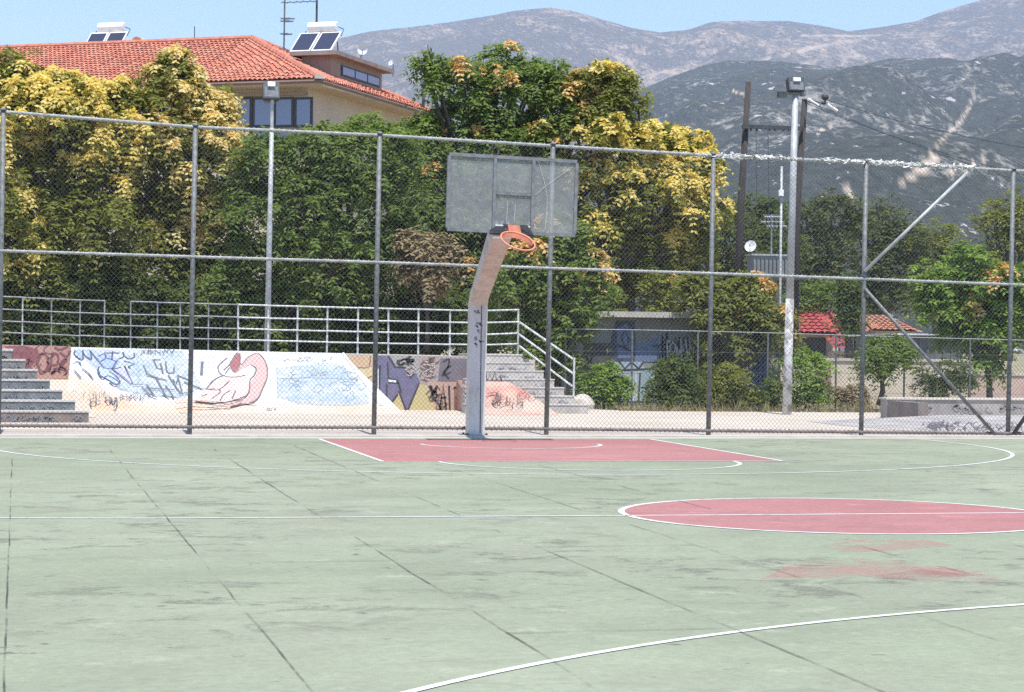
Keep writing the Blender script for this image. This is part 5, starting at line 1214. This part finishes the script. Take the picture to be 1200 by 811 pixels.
for k in range(9):
    x_ = xa + (xb - xa) * (k + .5) / 9; MB().box2((x_ - .03, 29.97, -.1), (x_ + .03, 29.997, zr - .03)).build('wall_batten', galv, shw)
# low grey wall, its return and the bank in front
lw_ = thing('low_wall', 'low grey concrete wall with faded graffiti at the right end of the plaza', 'wall', on_z(1100, 490))
LY = 9.1; lx_ = on_y(1040, 480, LY).x; zt_ = on_y(1100, 468.5, LY).z
lwm = pm('stained_concrete', (.42, .39, .36), (.24, .225, .215), 2.2, .9, detail=9)
lwb = MB().box2((lx_, LY, -.05), (24, LY + .35, zt_)).build('wall', lwm, lw_)
MB().box2((lx_ - .03, LY - .03, zt_), (24, LY + .38, zt_ + .035)).build('coping', concrete, lw_)
MB().box2((lx_ - .004, 7.6, -.05), (lx_ + .2, LY - .034, zt_ - .02)).build('return_wall', pm('shaded_end_wall', (.27, .225, .20), (.19, .16, .145), 3, .9), lw_)  # shadow side of the wall end darkened in the colour itself
dr = MB(); strokes(dr, swirls(1055, 470, 1100, 485, 8, 95, 5) + swirls(1110, 471, 1165, 487, 12, 96, 5) + swirls(1168, 470, 1200, 485, 7, 97, 5), Vector((0, LY, 0)), WN, 1.5); dr.build('graffiti', ink('faded_grey', (.27, .26, .26)), lwb)
bk = thing('low_bank', 'low grey concrete bank with black graffiti rising at the right behind the fence', 'skate bank', on_z(1130, 503))
p0, p1, p2 = on_z(1052, 500, .004), on_z(1090, 508, .004), on_y(1135, 491, 6.0)
zb_ = p2.z; Yf = 3.4; x_a = on_z(1060, 505, 0).x
V = [(x_a, Yf, .003), (24, Yf, .003), (24, 5.2, zb_), (p2.x, 5.2, zb_), (x_a - .3, 5.2, .003), (24, 7.2, zb_ + .03), (p2.x, 7.2, zb_ + .03), (x_a - .2, 7.2, .003)]
MB().add(V, [(0, 1, 2, 3), (0, 3, 4), (3, 2, 5, 6), (4, 3, 6, 7)]).build('bank_face', lwm, bk)
bp0 = Vector(V[0]); bn = (Vector(V[1]) - bp0).cross(Vector(V[2]) - bp0).normalized()
dr = MB(); strokes(dr, swirls(1080, 493, 1136, 507, 34, 98, 5), bp0, bn, 1.8); strokes(dr, swirls(1130, 494, 1200, 508, 26, 99, 5), bp0, bn, 1.3); dr.build('graffiti', ink('dark_plum', (.13, .11, .13)), bk)

# ================================================================== POLES AND LAMPS
def floodlight(par, c, w_, h_):
    hb = MB().box(c, (w_, .16, h_), Matrix.Rotation(R(-18), 3, 'X')).build('lamp_head', dark_metal, par)
    MB().box(c + Vector((0, -.09, -.02)), (w_ * .84, .015, h_ * .62), Matrix.Rotation(R(-18), 3, 'X')).build('lens', pm('lamp_glass', (.20, .21, .22), (.12, .13, .14), 9, .2), hb)
    MB().box(c + Vector((0, -.06, h_ * .36)), (w_ * .46, .10, h_ * .26), Matrix.Rotation(R(-18), 3, 'X')).build('reflector', pm('bright_reflector', (.70, .71, .70), (.6, .6, .6), 9, .4), hb)
    MB().box(c + Vector((0, .02, -h_ * .62)), (w_ * .8, .05, .035)).build('yoke', galv, par)
lf = thing('floodlight_pole', 'pale steel floodlight pole standing on the left terrace in front of the house', 'floodlight pole', on_y(313, 411, 13.5))
yl = 13.5; b0 = on_y(313, 413, yl); b0.z -= .1
MB().tube([b0, on_y(316, 262, yl), on_y(316.2, 258, yl), on_y(318.5, 150, yl)], [.062, .058, .05, .046], 10).build('pole', galv_light, lf, True)
MB().tube([on_y(318.5, 152, yl), on_y(319, 116, yl)], .036, 8).build('pole_top', galv_light, lf)
floodlight(lf, on_y(317.5, 107, yl), .33, .36)
rf_ = thing('floodlight_pole', 'tall pale floodlight pole with peeling white base at the right plaza edge', 'floodlight pole', on_z(922, 486))
b0 = on_z(922, 486); yr = b0.y
rp = MB().tube([b0 - Vector((0, 0, .05)), on_y(925.5, 350, yr)], [.095, .085], 12).build('pole_base', pm('peeling_white_paint', (.56, .55, .53), (.26, .245, .23), 6, .8, detail=8, lo=.42, hi=.52), rf_, True)
MB().tube([on_y(925.5, 352, yr), on_y(932, 112, yr)], [.080, .062], 12).build('pole', galv_light, rf_, True)
floodlight(rf_, on_y(932, 100, yr), .34, .28)
MB().box(on_y(931, 110, yr), (.42, .08, .05)).build('crossarm', galv, rf_)
o = MB().box(on_y(916.5, 111, yr - .06), (.17, .14, .11)).build('side_lamp', dark_metal, rf_)
o = MB().box(on_y(941, 110, yr), (.10, .1, .09)).build('side_lamp', galv, rf_)
# wooden two-pole transformer station
uy_ = 38.0
up_ = thing('utility_pole_frame', 'weathered wooden two pole transformer frame with dark crossbar right of centre', 'utility pole', on_y(900, 440, uy_))
MB().tube([on_y(863, 440, uy_), on_y(868, 240, uy_), on_y(877, 96, uy_)], [.15, .125, .095], 9).build('pole', wood_pole, up_, True)
MB().tube([on_y(930, 440, uy_), on_y(933.5, 250, uy_), on_y(943, 116, uy_)], [.15, .13, .10], 9).build('pole', wood_pole, up_, True)
MB().box((on_y(906, 149.5, uy_ - .2)), ((on_y(942, 150, uy_) - on_y(870, 150, uy_)).x, .12, .13)).build('crossbar', dark_metal, up_)
for px in (880, 887, 902, 908, 918, 924): MB().tube([on_y(px, 148, uy_ - .2), on_y(px, 153.5, uy_ - .2)], [.05, .03], 6).build('insulator', dark_metal, up_)
for px in (886, 900): MB().tube([on_y(px, 152, uy_ - .2), on_y(px + 1, 250, uy_ - .25)], .012, 4).build('drop_wire', dark_metal, up_)
MB().tube([on_y(940, 117, uy_), on_y(952, 117, uy_ - .3), on_y(967, 122, uy_ - .5)], .035, 6).build('arm', dark_metal, up_)
o = MB().sphere(on_y(967, 114, uy_ - .5), .13, 8, 6, (1, 1, .9)).build('cable_drum', dark_metal, up_)
MB().tube([on_y(967, 121, uy_ - .5), on_y(967, 116, uy_ - .5)], .03, 5).build('drum_stem', dark_metal, up_)
for a, c in (((947, 116), (959, 124)), ((969, 122), (981, 130))): MB().tube([on_y(*a, uy_ - .4), on_y(*c, uy_ - .4)], .05, 6).build('strain_insulator', white_m, up_)
cab = thing('transformer_cabinet', 'grey ribbed transformer cabinet mounted between the two wooden poles', 'transformer', on_y(899, 320, uy_ - .4))
ca, cbb = on_y(879, 300, uy_ - .5), on_y(919, 324, uy_ - .5)
cbx = MB().box2((ca.x, uy_ - .9, cbb.z), (cbb.x, uy_ - .2, ca.z)).build('body', pm('transformer_grey', (.24, .26, .28), (.17, .19, .20), 4, .6), cab)
for k in range(8): MB().box2((ca.x + .08 + k * .14, uy_ - .99, cbb.z + .12), (ca.x + .12 + k * .14, uy_ - .902, ca.z - .1)).build('cooling_fin', galv, cbx)
MB().box2((ca.x - .08, uy_ - .95, ca.z), (cbb.x + .08, uy_ - .15, ca.z + .06)).build('lid', galv_light, cab)
MB().box2((on_y(862, 326, uy_).x, uy_ - 1.0, cbb.z - .12), (on_y(934, 326, uy_).x, uy_ - .1, cbb.z - .02)).build('platform', dark_metal, cab)
c = on_y(880, 289, uy_ - .6); dish(c, .20, Vector((-.55, -.8, .3)), 'white satellite dish standing above the transformer cabinet', on_y(883, 299, uy_ - .6))
thin = thing('thin_mast', 'thin pale mast with a small white box left of the right floodlight pole', 'mast', on_y(913, 470, 16.3))
MB().tube([on_y(913, 474, 16.3), on_y(914, 360, 16.3), on_y(916, 195, 16.3)], .03, 7).build('pole', galv_light, thin, True)
MB().box(on_y(915, 226, 16.25), (.11, .09, .14)).build('junction_box', white_m, thin)
for row, s_ in ((196, .12), (206, .16), (216, .1)): MB().tube([on_y(916, row, 16.3), on_y(916, row, 16.3) + Vector((s_, 0, .02))], .012, 4).build('bracket', galv, thin)
ae_ = thing('tv_aerial', 'multi element tv aerial on a thin pole above the transformer cabinet', 'aerial', on_y(904, 300, 45))
MB().tube([on_y(904, 330, 45), on_y(904, 252, 45)], .03, 6).build('mast', galv_light, ae_)
for row, a, c in ((254, 896, 914), (260, 892, 918), (265, 898, 922)):
    bm_ = MB().tube([on_y(a, row, 45), on_y(c, row, 45)], .03, 5).build('boom', galv_light, ae_)
    for k in range(6): x_ = on_y(a + (c - a) * (k + .5) / 6, row, 45); MB().tube([x_ - Vector((0, .3, .1)), x_ + Vector((0, .3, .1))], .02, 4).build('element', galv, bm_)
sl = thing('street_lamp', 'far street lamp with a curved arm left of the wooden utility poles', 'street lamp', on_y(860, 420, 55))
MB().tube([on_y(859, 430, 55), on_y(860, 297, 55)], [.12, .08], 8).build('pole', galv_light, sl)
MB().tube([on_y(860, 299, 55), on_y(855, 294, 55), on_y(846, 293, 55)], .05, 6).build('arm', galv_light, sl)
MB().box(on_y(841, 293.5, 55), (.6, .22, .12)).build('lamp_head', white_m, sl)
# sagging cables from the wooden poles to the right
for i, (a, c, sag) in enumerate((((945, 118), (1330, 250), 9), ((945, 121), (1330, 232), 12), ((968, 117), (1330, 190), 10))):
    A_, C_ = on_y(*a, uy_ - .3), on_y(*c, 30.)
    pts = [A_.lerp(C_, t) - Vector((0, 0, .25 * sag / 9 * 4 * t * (1 - t))) for t in np.linspace(0, 1, 14)]
    o = MB().tube(pts, .013, 4).build('overhead_cable', dark_metal); tag(o, ('lowest overhead cable running right from the wooden utility poles', 'middle overhead cable running right from the wooden utility poles', 'highest overhead cable running right from the small drum on the pole arm')[i], 'cable', 'overhead cables')

# ================================================================== AIR
hz = bpy.data.materials.new('summer_haze'); hz.use_nodes = True
nt = hz.node_tree; nt.nodes.remove(nt.nodes['Principled BSDF'])
pv = nt.nodes.new('ShaderNodeVolumePrincipled'); pv.inputs['Color'].default_value = (.73, .83, 1.0, 1); pv.inputs['Density'].default_value = 1.45e-4; pv.inputs['Anisotropy'].default_value = .2
nt.links.new(pv.outputs[0], nt.nodes['Material Output'].inputs['Volume'])
o = MB().box2((-5200, -500, -2), (6000, 6600, 900)).build('haze', hz); tag(o, kind='stuff')
for o in COL.objects:
    nm_ = o.name.split('.')[0]
    if nm_ in ('graffiti', 'flower_clusters', 'graffiti_mark', 'expansion_joint', 'red_paint_smear') and o.parent: o['kind'] = 'stuff'
